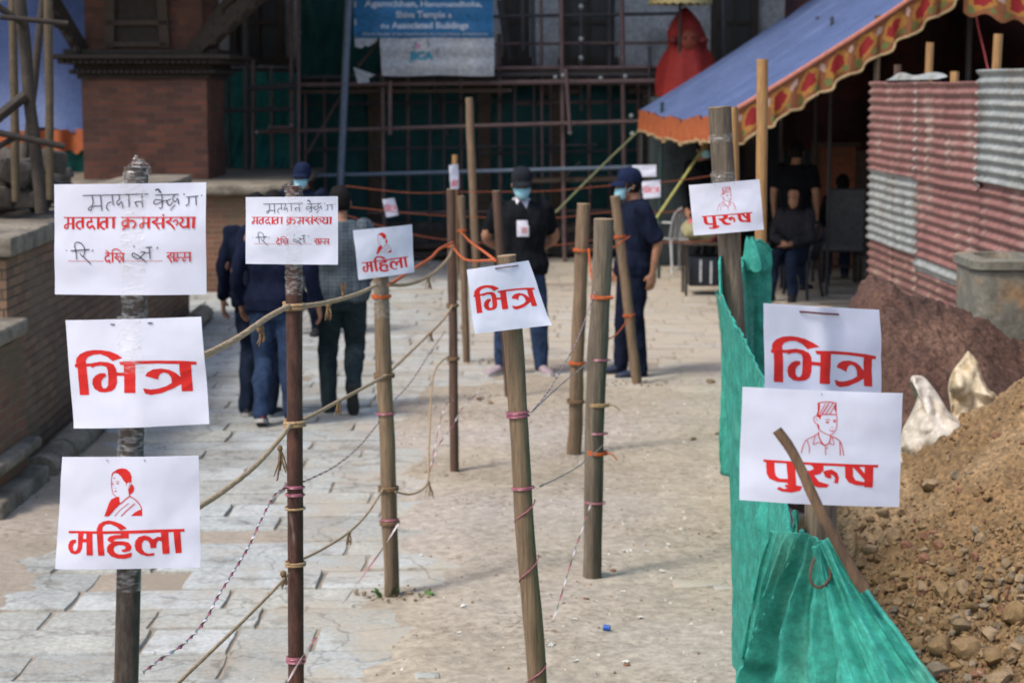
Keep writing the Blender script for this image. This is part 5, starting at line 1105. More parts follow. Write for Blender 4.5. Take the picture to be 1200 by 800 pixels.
def text(body, px0, px1, py_base, h, mt, nm, parent, bold=.02):
    cu = bpy.data.curves.new('txt', 'FONT'); cu.body = body; cu.size = 1.0; cu.offset = bold; cu.align_x = 'LEFT'; cu.resolution_u = 3
    ob = bpy.data.objects.new('txt', cu); COL.objects.link(ob); bpy.context.view_layer.update(); me = evaluated(ob); bpy.data.objects.remove(ob)
    xs = [v.co.x for v in me.vertices]; x0, x1 = min(xs), max(xs); m = MB()
    m.add([bs(px0 + (v.co.x - x0) / (x1 - x0) * (px1 - px0), py_base - v.co.y * h, .008) for v in me.vertices], [tuple(p.vertices) for p in me.polygons])
    bpy.data.meshes.remove(me); return m.build(nm, mt, parent, False)
text('Agamchhen,', 427, 490, 8, 10.5, M['banner_ink'], 'lettering', bn, .03); text('Hanumandhoka,', 493, 565, 8, 9, M['banner_ink'], 'lettering', bn, .03)
text('Shiva Temple', 464, 522, 21, 10.5, M['banner_ink'], 'lettering', bn, .03); text('&', 525, 530, 21, 7, M['banner_ink'], 'lettering', bn, .03)
text('the', 446, 456, 33.5, 8, M['banner_ink'], 'lettering', bn, .03); text('Associated Buildings', 459, 549, 33.5, 10.5, M['banner_ink'], 'lettering', bn, .03)
text('(North Façade of the Nasalchowk) the Royal Palace of Kathmandu', 425, 572, 41.5, 4.4, M['banner_ink'], 'lettering', bn, .02)
text('JICA', 479, 508, 70, 13, M['banner_teal'], 'logo_lettering', bn, .05)
m = MB(); c_ = [bs(490 + math.cos(i * .7) * 3.0, 54 + math.sin(i * .7) * 3.2, .008) for i in range(9)]; m.add(c_, [tuple(range(9))]); m.build('logo_dot', M['banner_pink'], bn, False)
m = MB(); m.add([bs(483, 57, .009), bs(487, 48, .009), bs(488.5, 50, .009), bs(485.5, 58, .009)], [(0, 1, 2, 3)]); m.add([bs(500, 44.5, .009), bs(501.5, 44.5, .009), bs(503.5, 55, .009), bs(502, 55, .009)], [(0, 1, 2, 3)]); m.add([bs(511, 63, .009), bs(513, 56, .009), bs(514, 57, .009), bs(512.5, 64, .009)], [(0, 1, 2, 3)]); m.build('logo_stroke', M['scaff_blue'], bn, False)
# red draped statue and umbrella
M['red_cloth'] = mat('bright_red_cloth', (.26, .016, .010), (.19, .012, .010), 5, .75, .006, 18)
M['dark_red'] = mat('dark_red_paint', (.13, .012, .01), (.1, .01, .01), 10, .7)
stt = thing('draped_statue', at(805, 190, 27.2), 'statue draped in bright red cloth with pointed hood beside the canopy', 'statue')
rr = []
for (py, hw, dp) in ((113, 36, .39), (100, 35, .38), (80, 32, .34), (66, 27, .30), (56, 21, .25), (48, 22, .25), (38, 21, .24), (26, 16, .20), (16, 9, .13), (9, 2, .03)):
    c_ = at(805 - (2 if py < 40 else 0), py, 27.2); w_ = hw / (F / 27.2)
    rr.append([c_ + Vector((math.cos(a) * w_ * (1 + .07 * math.sin(a * 7 + py * .05) + .07 * math.sin(a * 11 - py * .03) * (py > 45)), math.sin(a) * dp * (1 + .06 * math.sin(a * 9)), 0)) for a in [6.2832 * k / 32 for k in range(32)]])
m = MB(); m.rings(rr); m.build('draped_cloth', M['red_cloth'], stt)
m = MB(); c_ = at(805, 48, 27.2); m.ellipsoid(c_ + Vector((0, -.20, 0)), (.15, .09, .17), 14, 10)
o_ = m.build('face', mat('orange_red_face', (.22, .04, .016), (.17, .028, .012), 8, .6), stt)
m = MB()
for sx in (-1, 1): m.ellipsoid(c_ + Vector((sx * .20, -.22, .0)), (.07, .05, .05), 10, 6); m.ellipsoid(c_ + Vector((sx * .055, -.285, .03)), (.025, .02, .018), 8, 6)
m.build('face_marking', M['dark_red'], stt)
m = MB(); c_ = at(805, 114, 27.2); m.box((c_.x, 27.2, c_.z / 2), (1.0, .9, c_.z), None, bevel=.03); m.build('pedestal', M['recess'], stt)
um = thing('ceremonial_umbrella', at(797, -20, 26.9), 'red ceremonial umbrella with gold fringe above the draped statue', 'umbrella')
m = MB(); c_ = at(797, 0, 26.9)
m.grid(lambda u, v: c_ + Vector((math.cos(u * 6.2832) * .42 * (1 - v ** 1.5 * .97), math.sin(u * 6.2832) * .42 * (1 - v ** 1.5 * .97), v * .35)), 32, 10); m.build('cover', M['dark_red'], um)
m = MB(); m.grid(lambda u, v: c_ + Vector((math.cos(u * 6.2832) * .425, math.sin(u * 6.2832) * .425, -.06 * v - .012 * math.sin(u * 150))), 150, 2); m.build('gold_fringe', mat('gold_fringe', (.45, .36, .16), (.35, .28, .12), 40, .6), um)
m = MB(); m.tube([c_ + Vector((0, 0, .3)), c_ + Vector((0, .1, -2.3))], .02, 8); m.build('umbrella_pole', M['mid_wood'], um)

# ================================================================== CANOPY
M['canopy_blue'] = cloth_trans('blue_canopy_cloth', (.115, .165, .33), (.09, .135, .28), 2.2, .30, 1.0, .7, .010, 5, stretch=(1, .5, 1))
M['maroon_cloth'] = mat('dark_maroon_cloth', (.045, .018, .02), (.03, .014, .016), 5, .9, c3=(.07, .02, .016), s3=3.5)
def valmat():
    m = cloth_trans('patterned_valance', (.26, .10, .042), (.22, .082, .036), 14, .3, 1.0, .8, .002, 80); nt = m.node_tree; N = nt.nodes; L = nt.links
    uv = N.new('ShaderNodeUVMap'); mp = N.new('ShaderNodeMapping'); mp.inputs['Location'].default_value = (0, 0, 0); L.new(uv.outputs[0], mp.inputs[0])
    sp = N.new('ShaderNodeSeparateXYZ'); L.new(mp.outputs[0], sp.inputs[0])
    fr = N.new('ShaderNodeMath'); fr.operation = 'FRACT'; L.new(sp.outputs[0], fr.inputs[0]); cb = N.new('ShaderNodeCombineXYZ'); L.new(fr.outputs[0], cb.inputs[0]); L.new(sp.outputs[1], cb.inputs[1])
    b = N['Principled BSDF']; src = b.inputs['Base Color'].links[0].from_socket; last = src
    nz = N.new('ShaderNodeTexNoise'); nz.inputs['Scale'].default_value = 5; nz.inputs['Detail'].default_value = 4; L.new(uv.outputs[0], nz.inputs[0])
    for (cx_, cy_, rad, col) in ((.5, .52, .36, (.38, .18, .04)), (.5, .52, .24, (.27, .018, .02)), (.02, .70, .10, (.42, .30, .26)), (.98, .70, .10, (.42, .30, .26)), (.22, .2, .10, (.14, .16, .05)), (.78, .2, .09, (.14, .16, .05))):
        ds = N.new('ShaderNodeVectorMath'); ds.operation = 'DISTANCE'; ds.inputs[1].default_value = (cx_, cy_, 0); L.new(cb.outputs[0], ds.inputs[0])
        ad = N.new('ShaderNodeMath'); ad.operation = 'MULTIPLY_ADD'; ad.inputs[1].default_value = .36; L.new(nz.outputs[0], ad.inputs[0]); L.new(ds.outputs[1], ad.inputs[2])
        lt = N.new('ShaderNodeMath'); lt.operation = 'LESS_THAN'; lt.inputs[1].default_value = rad + .18; L.new(ad.outputs[0], lt.inputs[0])
        mx = N.new('ShaderNodeMix'); mx.data_type = 'RGBA'; L.new(lt.outputs[0], mx.inputs['Factor']); L.new(last, mx.inputs['A']); mx.inputs['B'].default_value = (*col, 1); last = mx.outputs['Result']
    L.new(last, b.inputs['Base Color'])
    for nd in N:
        if nd.type == 'BSDF_TRANSLUCENT': L.new(last, nd.inputs[0])
    return m
M['valance'] = valmat()
def setuv(o, uvs):
    l = o.data.uv_layers.new(name='UVMap')
    for p in o.data.polygons:
        for li in p.loop_indices: l.data[li].uv = uvs[o.data.loops[li].vertex_index]
cn = thing('canopy_tent', (2.2, 22, 0), 'big blue canopy tent with orange flowered valance at upper right', 'canopy')
P2, P1 = at(864, 128, 20.0), at(750, 128, 26.5); Q2, Q1 = at(1150, -58, 20.0), at(1030, -58, 27.0)
def roof(u, v, lift=0.0):
    p = P2.lerp(P1, v).lerp(Q2.lerp(Q1, v), u); sag = -.10 * math.sin(math.pi * v) * (1 - u * .3) - .05 * math.sin(math.pi * u)
    return p + Vector((0, 0, sag + lift + .012 * math.sin(v * 23 + u * 3) - .05 * sum(math.exp(-((v - c0_ - .03 * math.sin(u * 2 + c0_ * 9)) / .012) ** 2) * w0_ for c0_, w0_ in ((.12, .5), (.27, 1), (.36, .5), (.52, .9), (.68, .7), (.83, 1))) + .02 * noise.noise(Vector((u * 2.5, v * 8, 1)))))
m = MB(); m.grid(roof, 40, 170); ro = m.build('canopy_roof', M['canopy_blue'], cn); 
Z2, Z1 = Vector((2 * Q2.x - P2.x, 20, P2.z)), Vector((2 * Q1.x - P1.x, 27, P1.z))
m = MB(); m.grid(lambda u, v: Q2.lerp(Q1, v).lerp(Z2.lerp(Z1, v), u) + Vector((0, 0, -.05 * math.sin(math.pi * v))), 20, 20); m.build('canopy_roof', M['canopy_blue'], cn)
m = MB(); m.grid(lambda u, v: roof(u, v) + Vector((.03, .02, -.03)), 20, 20); m.grid(lambda u, v: Q2.lerp(Q1, v).lerp(Z2.lerp(Z1, v), u) + Vector((-.02, 0, -.10)), 12, 12); m.build('inner_lining', M['maroon_cloth'], cn)
def valance(pa, pb, h, n, nm, off, scallop, plain=False, mirror=False):
    m = MB(); uvs = []; L = (pb - pa).length; K = int(L / .035)
    hz = (pb - pa); hz.z = 0; nr = Vector((hz.y, -hz.x, 0)).normalized()
    for j in range(7):
        for i in range(K + 1):
            u = i / K; v = j / 6; p = (roof(u, 0) if nm == 'side' else (roof(0, u) if nm == 'front' else pa.lerp(pb, u)))
            drop = h * (1 + scallop * math.sin(u * n * 6.2832)); p = p + Vector((0, 0, -drop * v)) + Vector((0, -off, 0)) + (Vector((-.02, -.02, 0)) if nm == 'front' else Vector((0, 0, 0))) + Vector((math.sin(u * n * 12) * .02 * v, math.sin(u * n * 9) * .03 * v, 0))
            m.v.append(p); uvs.append((u * n, v if mirror else 1 - v))
    for j in range(6):
        for i in range(K): m.f.append((j * (K + 1) + i, j * (K + 1) + i + 1, (j + 1) * (K + 1) + i + 1, (j + 1) * (K + 1) + i)); m.m.append(0)
    o = m.build('valance', M['orange_cloth'] if plain else M['valance'], cn); setuv(o, uvs); return m
va = valance(P2, Q2, .34, 8.5, 'side', .015, .07)
vb = valance(P2, P1, .26, 30, 'front', .0, .03, plain=True)
valance(Q2, Z2, .34, 8.5, 'other', .015, .07)
m = MB(); m.tube([roof(i / 30, 0) + Vector((0, -.02, .01)) for i in range(31)], .022, 6); m.build('edge_binding', mat('salmon_binding', (.45, .17, .12), (.38, .14, .1), 20, .7), cn)
fm = MB(); rows = 7
for src, K in ((va, None), (vb, None)):
    K = len(src.v) // 7; low = src.v[6 * K:7 * K]
    fm.tube([p + Vector((0, -.012, -.008)) for p in low], .014, 5)
fm.build('gold_fringe', mat('pale_gold_fringe', (.36, .27, .15), (.28, .2, .1), 60, .7), cn)
for (a, zt_, Y, nm) in (((1029, 18), None, 20.05, 0), ((862, 150), None, 20.1, 1), ((752, 150), None, 26.4, 2), ((958, 20), None, 24.5, 3), ((975, 20), None, 23, 4), ((1138, -30), None, 21, 5)):
    p = at(*a, Y); m = MB(); m.tube([(p.x, Y, -.02), (p.x, Y, p.z)], .032 if nm in (0, 5) else .022, 8); m.build('tent_pole', M['bamboo'] if nm == 0 else M['scaff_dark'], cn)
m = MB(); m.grid(lambda u, v: Vector((3.6 + 5.4 * u, 26.6 + .15 * math.sin(u * 30), 1.55 + 3.2 * v)), 60, 8); m.build('back_curtain', M['maroon_cloth'], cn)
m = MB(); m.grid(lambda u, v: Vector((7.4 + .1 * math.sin(v * 20), 20 + 7 * u, 0 + 4 * v)), 40, 8); m.build('side_curtain', M['maroon_cloth'], cn)
# a second valance at the upper right corner
c2 = thing('canopy_tent', at(1200, -20, 17.0), 'corner of another flowered canopy at the upper right edge', 'canopy')
m = MB(); uvs = []
for j in range(7):
    for i in range(61):
        u, v = i / 60, j / 6; p = at(1130 + 170 * u, -22 + 18 * u + 6 * math.sin(u * 3), 17.0) + Vector((0, .03 * math.sin(u * 20), -v * .26 * (1 + .1 * math.sin(u * 30)))); m.v.append(p); uvs.append((u * 4, 1 - v))
for j in range(6):
    for i in range(60): m.f.append((j * 61 + i, j * 61 + i + 1, j * 61 + i + 62, j * 61 + i + 61)); m.m.append(0)
setuv(m.build('valance', M['valance'], c2), uvs)
m = MB(); m.grid(lambda u, v: at(1130 + 170 * u, -22 + 18 * u + 6 * math.sin(u * 3), 17.0) + Vector((0, v * 2.6, v * .5)), 30, 8); m.build('canopy_roof', M['canopy_blue'], c2)
m = MB(); p = at(1240, 0, 17.2); m.tube([(p.x, 17.3, 0), (p.x, 17.3, p.z)], .03, 8); m.build('tent_pole', M['scaff_dark'], c2)
m = MB(); m.tube(catmull([at(1140, -10, 18), at(1146, 30, 18), at(1152, 55, 18), at(1158, 82, 17.8)], 6), .008, 6); m.solo('red_cable', mat('red_cable', (.30, .05, .05)), 'thin red cable hanging above the corrugated fence', 'cable')

# ================================================================== CORRUGATED FENCE
def corrmat(name, c1, c2, c3): return mat(name, c1, c2, 4, .55, .0015, 40, metal=.0, c3=c3, s3=5, a3=(.52, .7), stretch=(1, 1, .45), grain=.3)
CM = {'red': corrmat('faded_red_sheet', (.275, .135, .118), (.20, .092, .082), (.34, .25, .21)), 'grey': corrmat('galvanised_sheet', (.31, .325, .315), (.235, .25, .24), (.2, .165, .13)), 'dusty': corrmat('dusty_red_sheet', (.23, .12, .10), (.17, .08, .07), (.30, .22, .165))}
cf = thing('corrugated_fence', (3.2, 18, 0), 'patched corrugated sheet fence of faded red and grey panels at right', 'fence')
FX = lambda Y: 3.205 + (18 - Y) * .024
def sheet(Ya, Yb, z0, z1, mt, off, tilt=0.0, phase=0.0):
    m = MB(); nz_ = max(8, int((z1 - z0) / .076 * 10)); ny = 14
    def fn(u, v):
        y = Ya + (Yb - Ya) * u; z = z0 + (z1 - z0) * v
        return Vector((FX(y) + off + .014 * math.sin(6.2832 * z / .076 + phase) + .006 * math.sin(y * 1.3 + z) + .006 * noise.noise(Vector((y, z * 2, off * 100))), y, z + tilt * (u - .5) + .002 * math.sin(u * 9)))
    m.grid(fn, ny, nz_); o = m.build('metal_sheet', CM[mt], cf); md = o.modifiers.new('gauge', 'SOLIDIFY'); md.thickness = .0015; return o
for args in [(18.0, 16.0, 1.66, 2.43, 'red', 0), (16.08, 14.1, 1.64, 2.42, 'red', -.008), (14.15, 11.9, 1.72, 2.50, 'grey', -.02), (11.95, 9.6, 1.70, 2.46, 'red', -.01),
             (18.0, 15.95, 1.03, 1.72, 'grey', .012), (16.02, 14.05, .98, 1.70, 'red', .006), (14.12, 11.9, .95, 1.76, 'red', .0), (11.95, 9.6, .95, 1.76, 'grey', .006),
             (18.0, 16.0, .30, 1.08, 'dusty', .026), (16.06, 14.1, .92, 1.02, 'grey', -.004), (16.06, 14.0, .26, .965, 'dusty', .018), (14.1, 11.9, .25, 1.0, 'dusty', .022), (11.9, 9.6, .25, 1.0, 'red', .02)]: sheet(*args)
for Ya in (16.04, 14.12):     # worn whitish seams
    m = MB(); m.grid(lambda u, v: Vector((FX(Ya) - .014 + .018 * math.sin(6.2832 * (1.68 + .74 * v) / .076), Ya - .05 + .09 * u, 1.68 + .74 * v)), 2, 100); m.build('worn_seam', mat('worn_paint', (.42, .38, .35), (.3, .24, .21), 30, .7), cf)
for px, py, Y in ((1052, 76, 17), (1090, 50, 16.2), (1119, 84, 15.2), (1170, 40, 14.2)):
    p = at(px, py, Y); m = MB(); m.tube([(FX(Y) + .06, Y, -.05), (FX(Y) + .06 + (p.x - FX(Y) - .06) * 1, Y, p.z)], .032, 9, True, jit=.1, seed=Y); m.build('stake', M['bamboo_warm'] if px != 1052 else M['brown_wood'], cf)
m = MB(); m.grid(lambda u, v: Vector((FX(17.2 - 1.9 * u) - .03 + .08 * v, 17.2 - 1.9 * u, 2.44 + .05 * math.sin(u * 9) * v + .06 * math.sin(3.14 * u) * math.sin(3.14 * v))), 20, 6); m.build('loose_flap', CM['grey'], cf)
# stained concrete block in front of the fence
ct = thing('concrete_tank', (3.0, 12.4, 0), 'stained grey concrete tank with rounded rim behind the red brown heap', 'tank')
M['concrete'] = mat('stained_concrete', (.20, .19, .155), (.13, .125, .10), 5, .9, .004, 40, c3=(.28, .18, .10), s3=3, a3=(.53, .66))
tl = at(1141, 303, 12.2); zt_ = tl.z; m = MB(); rr = []
def rrect(x0, x1, y0, y1, r, z): 
    o = []
    for cx_, cy_, a0 in ((x1 - r, y1 - r, 0), (x0 + r, y1 - r, 1.5708), (x0 + r, y0 + r, 3.1416), (x1 - r, y0 + r, 4.7124)):
        for k in range(6): a = a0 + k / 5 * 1.5708; o.append(Vector((cx_ + r * math.cos(a), cy_ + r * math.sin(a), z)))
    return o
for z, g_ in ((-.05, 0), (.3, 0), (.7, 0), (zt_ - .07, 0), (zt_ - .06, .02), (zt_ - .01, .02), (zt_, .0), (zt_, -.08), (zt_ - .15, -.09)): rr.append(rrect(tl.x - g_, tl.x + .42 + g_, 12.1 - g_, 12.75 + g_, .10, z))
m.rings(rr, True); m.build('concrete_body', M['concrete'], ct)
# ================================================================== PEOPLE
M['skin'] = mat('brown_skin', (.38, .19, .115), (.31, .155, .095), 12, .55, .0006, 120, spec=.4)
M['hair'] = mat('black_hair', (.008, .007, .007), (.014, .013, .013), 60, .85, .002, 200, spec=.1)
M['eye'] = mat('dark_eye', (.015, .01, .008), (.02, .012, .01), 10, .3)
M['mask'] = mat('light_blue_mask', (.32, .60, .68), (.26, .52, .62), 20, .7, .001, 60)
def V3(*a): return Vector(a)
def person(label, loc, rz, H=1.70, pose=None, top=None, bottom=None, shoes=None, sole=None, cap=None, mask=None, badge=False, collar=None, sleeve=1.0, hairmat=None, group=None, vox=.009, longhair=False, wide=1.0, seed=0.0, untuck=True, strap=False):
    s = H / 1.70; P = dict(pel=V3(0, 0, .93), chest=V3(0, 0, 1.25), neck=V3(0, .01, 1.45), head=V3(0, -.02, 1.57), hturn=0.0, hnod=0.0,
        hl=V3(.09, 0, .90), kl=V3(.105, -.02, .49), al=V3(.11, .01, .085), dl=V3(.25, -1, 0), hr=V3(-.09, 0, .90), kr=V3(-.105, -.02, .49), ar=V3(-.11, .01, .085), dr=V3(-.25, -1, 0),
        sl=V3(.185, .01, 1.40), el=V3(.245, .05, 1.12), wl=V3(.25, -.02, .87), sr=V3(-.185, .01, 1.40), er=V3(-.245, .05, 1.12), wr=V3(-.25, -.02, .87))
    if pose: P.update(pose)
    root = thing('person', loc, label, 'person', group, rz); L = Vector(root.location)
    class B(MB):
        def go(q, nm, mt, parent=None):
            q.v = [v * s for v in q.v]; o = q.build(nm, mt, None); o.parent = parent or root; return o
    def arm(m, S_, E, Wr, k=1.0, g=0.0):
        m.tube(resample(catmull([S_ + V3(0, 0, .0), S_.lerp(E, .5), E, E.lerp(Wr, .5), Wr], 5), .04), [1] * 0 or None, 12) if False else None
        pts = catmull([S_, S_.lerp(E, .5), E, E.lerp(Wr, .5), Wr], 5); n = len(pts)
        def rad(t): return ((.052 * (1 - t) + .040 * t) if t < .5 else (.042 * (2 - 2 * t) + .026 * (2 * t - 1))) * k + g
        m.tube(pts, [rad(i / (n - 1)) for i in range(n)], 12, roundcap=True)
    def hand(m, E, Wr, sx):
        d = (Wr - E).normalized(); side = d.cross(V3(0, 1, 0)).normalized() if abs(d.y) < .8 else V3(1, 0, 0); up = side.cross(d).normalized(); c = Wr + d * .055
        fwd = V3(0, -1, 0); 
        m.tube([Wr - d * .01, Wr + d * .03, c, Wr + d * .09], [(.022, .026), (.020, .036), (.017, .041), (.014, .038)], 10, roundcap=True)
        pn = up if abs(up.y) < .5 else up     # palm normal
        wd_ = pn.cross(d).normalized()
        # spread the fingers along the wide axis of the palm (the forward direction)
        ax = V3(0, -1, 0) - d * (V3(0, -1, 0)).dot(d)
        ax = ax.normalized() if ax.length > .2 else side
        cu = V3(-sx, 0, 0) - d * V3(-sx, 0, 0).dot(d)
        cu = cu.normalized() if cu.length > .2 else up
        for i, (o, Lf) in enumerate(((.030, .068), (.011, .078), (-.009, .074), (-.028, .058))):
            b = Wr + d * .085 + ax * o; m.tube(catmull([b - d * .02, b + d * Lf * .4 + cu * .006, b + d * Lf * .75 + cu * .022, b + d * Lf * .95 + cu * .042], 3), [.0098] * 7 + [.009, .0085, .0078], 7, roundcap=True)
        b = Wr + d * .03 + ax * .026; m.tube(catmull([b, b + ax * .028 + d * .025 + cu * .01, b + ax * .032 + d * .055 + cu * .022], 3), [.0125, .012, .0115, .011, .0105, .0098, .009], 7, roundcap=True)
    def leg(m, h, k, a, g=0.0, kk=1.0, end=None):
        pts = catmull([h, h.lerp(k, .5), k, k.lerp(a, .35), k.lerp(a, .7), a], 5); n = len(pts); K = [.085, .076, .056, .056, .045, .036]
        r = []
        for i in range(n):
            x = i / (n - 1) * 5; j = min(int(x), 4); r.append((K[j] + (K[j + 1] - K[j]) * (x - j)) * kk + g)
        m.tube(pts, r, 14, roundcap=True)
    pel, ch, nk, hd = P['pel'], P['chest'], P['neck'], P['head']
    def spine(lev): # 0 pelvis ... 1 chest ... 2 neck
        return pel.lerp(ch, lev) if lev <= 1 else ch.lerp(nk, lev - 1)
    def torso(m, g=0.0, lo=-.25, hem=0.0):
        prof = [(-.28, .150, .105), (0, .165, .115), (.35, .150, .105), (.7, .165, .115), (1.0, .180, .122), (1.35, .190, .115), (1.62, .175, .095), (1.82, .115, .075), (1.98, .066, .060)]
        rr = []
        for lev, a, b in prof:
            if lev < 0: c = pel + (pel - ch).normalized() * (-lev) * .32 + V3(0, 0, 0)
            else: c = spine(lev)
            ax = V3(1, 0, 0); u = (ch - pel).normalized() if lev < 1 else (nk - ch).normalized(); f = ax.cross(u)
            gg = g + (hem if lev <= 0 else 0)
            rr.append([c + ax * math.cos(t) * (a * wide + gg) + f * math.sin(t) * (b * wide + gg) for t in [6.2832 * k / 20 for k in range(20)]])
        m.rings(rr)
    Hm = Matrix.Rotation(P['hturn'], 3, 'Z') @ Matrix.Rotation(P['hnod'], 3, 'X')
    def hp(x, y, z): return hd + Hm @ V3(x, y, z)
    b = B(); torso(b); b.tube([nk - V3(0, 0, .05), nk + (hd - nk) * .3, nk + (hd - nk) * .75], [.062, .054, .052], 14)
    b.ellipsoid(hp(0, .008, .045), (.074, .092, .088), 20, 14, Hm); b.ellipsoid(hp(0, -.022, -.022), (.058, .070, .090), 18, 12, Hm); b.ellipsoid(hp(0, -.05, -.085), (.030, .030, .024), 12, 8, Hm)
    b.tube([hp(0, -.088, .022), hp(0, -.103, -.010), hp(0, -.098, -.02)], [.009, .014, .012], 8, roundcap=True); b.ellipsoid(hp(0, -.086, .036), (.05, .014, .011), 12, 7, Hm)
    b.ellipsoid(hp(0, -.086, -.052), (.026, .012, .012), 10, 6, Hm)
    for sx in (-1, 1): b.ellipsoid(hp(sx * .077, .012, .005), (.010, .022, .034), 10, 8, Hm)
    arm(b, P['sl'], P['el'], P['wl']); arm(b, P['sr'], P['er'], P['wr']); hand(b, P['el'], P['wl'], 1); hand(b, P['er'], P['wr'], -1)
    leg(b, P['hl'], P['kl'], P['al']); leg(b, P['hr'], P['kr'], P['ar'])
    for k in 'lr': b.tube([P['a' + k] + V3(0, 0, -.02), P['a' + k] + P['d' + k].normalized() * .06 - V3(0, 0, .04)], [.034, .03], 10, roundcap=True)
    body = b.go('body', M['skin']); remesh(body, vox, 3)
    for sx in (-1, 1):
        m = B(); m.ellipsoid(hp(sx * .031, -.083, .016), (.015, .009, .008), 10, 6, Hm); m.go('eye', M['eye'])
    # hair: shell over the skull, open at the face
    m = B(); rr = []
    zlo = -.045 if not longhair else -.20
    for i in range(13):
        t = i / 12; z = zlo + (.140 - zlo) * t; ring = []
        q = max(0.0, 1 - (max(0, z - .045) / .098) ** 2) ** .5; q2 = 1.0 if z > 0 else 1 - .25 * min(1, -z / .045) * (0 if longhair else 1)
        for k in range(24):
            a = 6.2832 * k / 24; c_, s_ = math.cos(a), math.sin(a); fr = max(0, -s_)
            off = -.0 if z > .085 else .040 * ss(.25, .8, fr) + .012 * fr
            rx = (.083 * q * q2); ry = (.101 * q * q2) - off
            ring.append(hp(c_ * rx * (1 - .25 * ss(.3, .9, fr) * (z < .085)), .008 + s_ * ry, z))
        rr.append(ring)
    m.rings(rr)
    for q_ in m.v: q_ += (q_ - hd).normalized() * (.007 * noise.noise(q_ * 28) + .004 * noise.noise(q_ * 70))
    hr = m.go('hair', hairmat or M['hair'])
    if cap:
        m = B(); rr = []
        for z, k in ((.035, 1.0), (.06, 1.02), (.10, .97), (.135, .80), (.155, .52), (.163, .12)):
            rr.append([hp(math.cos(a) * .086 * k, .006 + math.sin(a) * .106 * k, z + .012 * max(0, -math.sin(a)) * (z < .05)) for a in [6.2832 * j / 24 for j in range(24)]])
        m.rings(rr); m.ellipsoid(hp(0, .006, .163), (.009, .009, .006), 8, 5); cp = m.go('cap', cap)
        m = B()
        def vis(u, v):
            a = -math.pi / 2 + (u - .5) * 2.2; r = 1 + .72 * v * math.cos((u - .5) * 2.2) ** .7
            return hp(math.cos(a) * .086 * (1 + .10 * v), .006 + math.sin(a) * .104 * r, .047 - .030 * v - .03 * (abs(u - .5) * 2) ** 2 * v)
        m.grid(vis, 16, 6); vo = m.go('visor', cap, cp); q = vo.modifiers.new('t', 'SOLIDIFY'); q.thickness = .004
    if mask:
        m = B(); lo = mask
        def mf(u, v):
            a = -math.pi / 2 + (u - .5) * 2.5; z = lo + (v - .5) * .092; bul = .012 * math.cos((v - .5) * 2.6) * math.cos((u - .5) * 2.4)
            rx = .072 - .018 * max(0, -z - .04) / .05 ; ry = .092 - .012 * max(0, -z - .06) / .04
            return hp(math.cos(a) * (rx + bul), -.014 + math.sin(a) * (ry + bul + .004), z + .012 * (abs(u - .5) * 2) ** 2)
        m.grid(mf, 18, 10); mo = m.go('face_mask', M['mask']); q = mo.modifiers.new('t', 'SOLIDIFY'); q.thickness = .003
        m = B()
        for sx in (-1, 1): m.tube([hp(sx * .070, -.030, lo + .03), hp(sx * .080, .0, .0), hp(sx * .083, .028, .012)], .0022, 5)
        m.go('ear_loop', M['mask'], mo)
    # clothes
    m = B(); torso(m, .024, hem=.022 if untuck else 0.0)
    for a_, e_, w_ in (('sl', 'el', 'wl'), ('sr', 'er', 'wr')):
        S_, E, W = P[a_], P[e_], P[w_]
        if sleeve < 1: m.tube([S_ + (S_ - E).normalized() * -.0, S_.lerp(E, .5), S_.lerp(E, sleeve * 1.6)], [.068, .066, .064], 14, roundcap=False)
        else: m.tube(catmull([S_, S_.lerp(E, .5), E, E.lerp(W, .5), E.lerp(W, .97)], 5), [.066 - .024 * i / 20 for i in range(21)], 14)
        m.ellipsoid(S_, (.07, .066, .066), 12, 8)
    sh = m.go('shirt', top); remesh(sh, .013, 2, .019, 8.0, seed)
    if collar:
        m = B(); c_ = nk + V3(0, 0, -.015)
        for k, (r0, z0, r1, z1) in enumerate(((.066, .035, .088, -.01),)):
            def cf_(u, v):
                a = -math.pi / 2 + .35 + u * (6.2832 - .7); return c_ + V3(math.cos(a) * (r0 + (r1 - r0) * v), math.sin(a) * (r0 + (r1 - r0) * v) * .95, z0 + (z1 - z0) * v - .02 * (abs(u - .5) * 2) ** 6)
            m.grid(cf_, 28, 4)
        o = m.go('collar', collar, sh); q = o.modifiers.new('t', 'SOLIDIFY'); q.thickness = .004
    m = B(); u_ = (ch - pel).normalized()
    rr = []
    for t, a, bb in ((-.15, .150, .112), (-.09, .168, .122), (-.04, .168, .120), (.0, .155, .105)):
        c_ = pel + u_ * t; f = V3(1, 0, 0).cross(u_); rr.append([c_ + V3(1, 0, 0) * math.cos(k) * a * wide + f * math.sin(k) * bb * wide for k in [6.2832 * j / 20 for j in range(20)]])
    m.rings(rr)
    for k in 'lr': leg(m, P['h' + k], P['k' + k], P['a' + k] + (P['a' + k] - P['k' + k]).normalized() * .03, .018, 1.0)
    tr = m.go('trousers', bottom); remesh(tr, .013, 2, .017, 9.0, seed + 5)
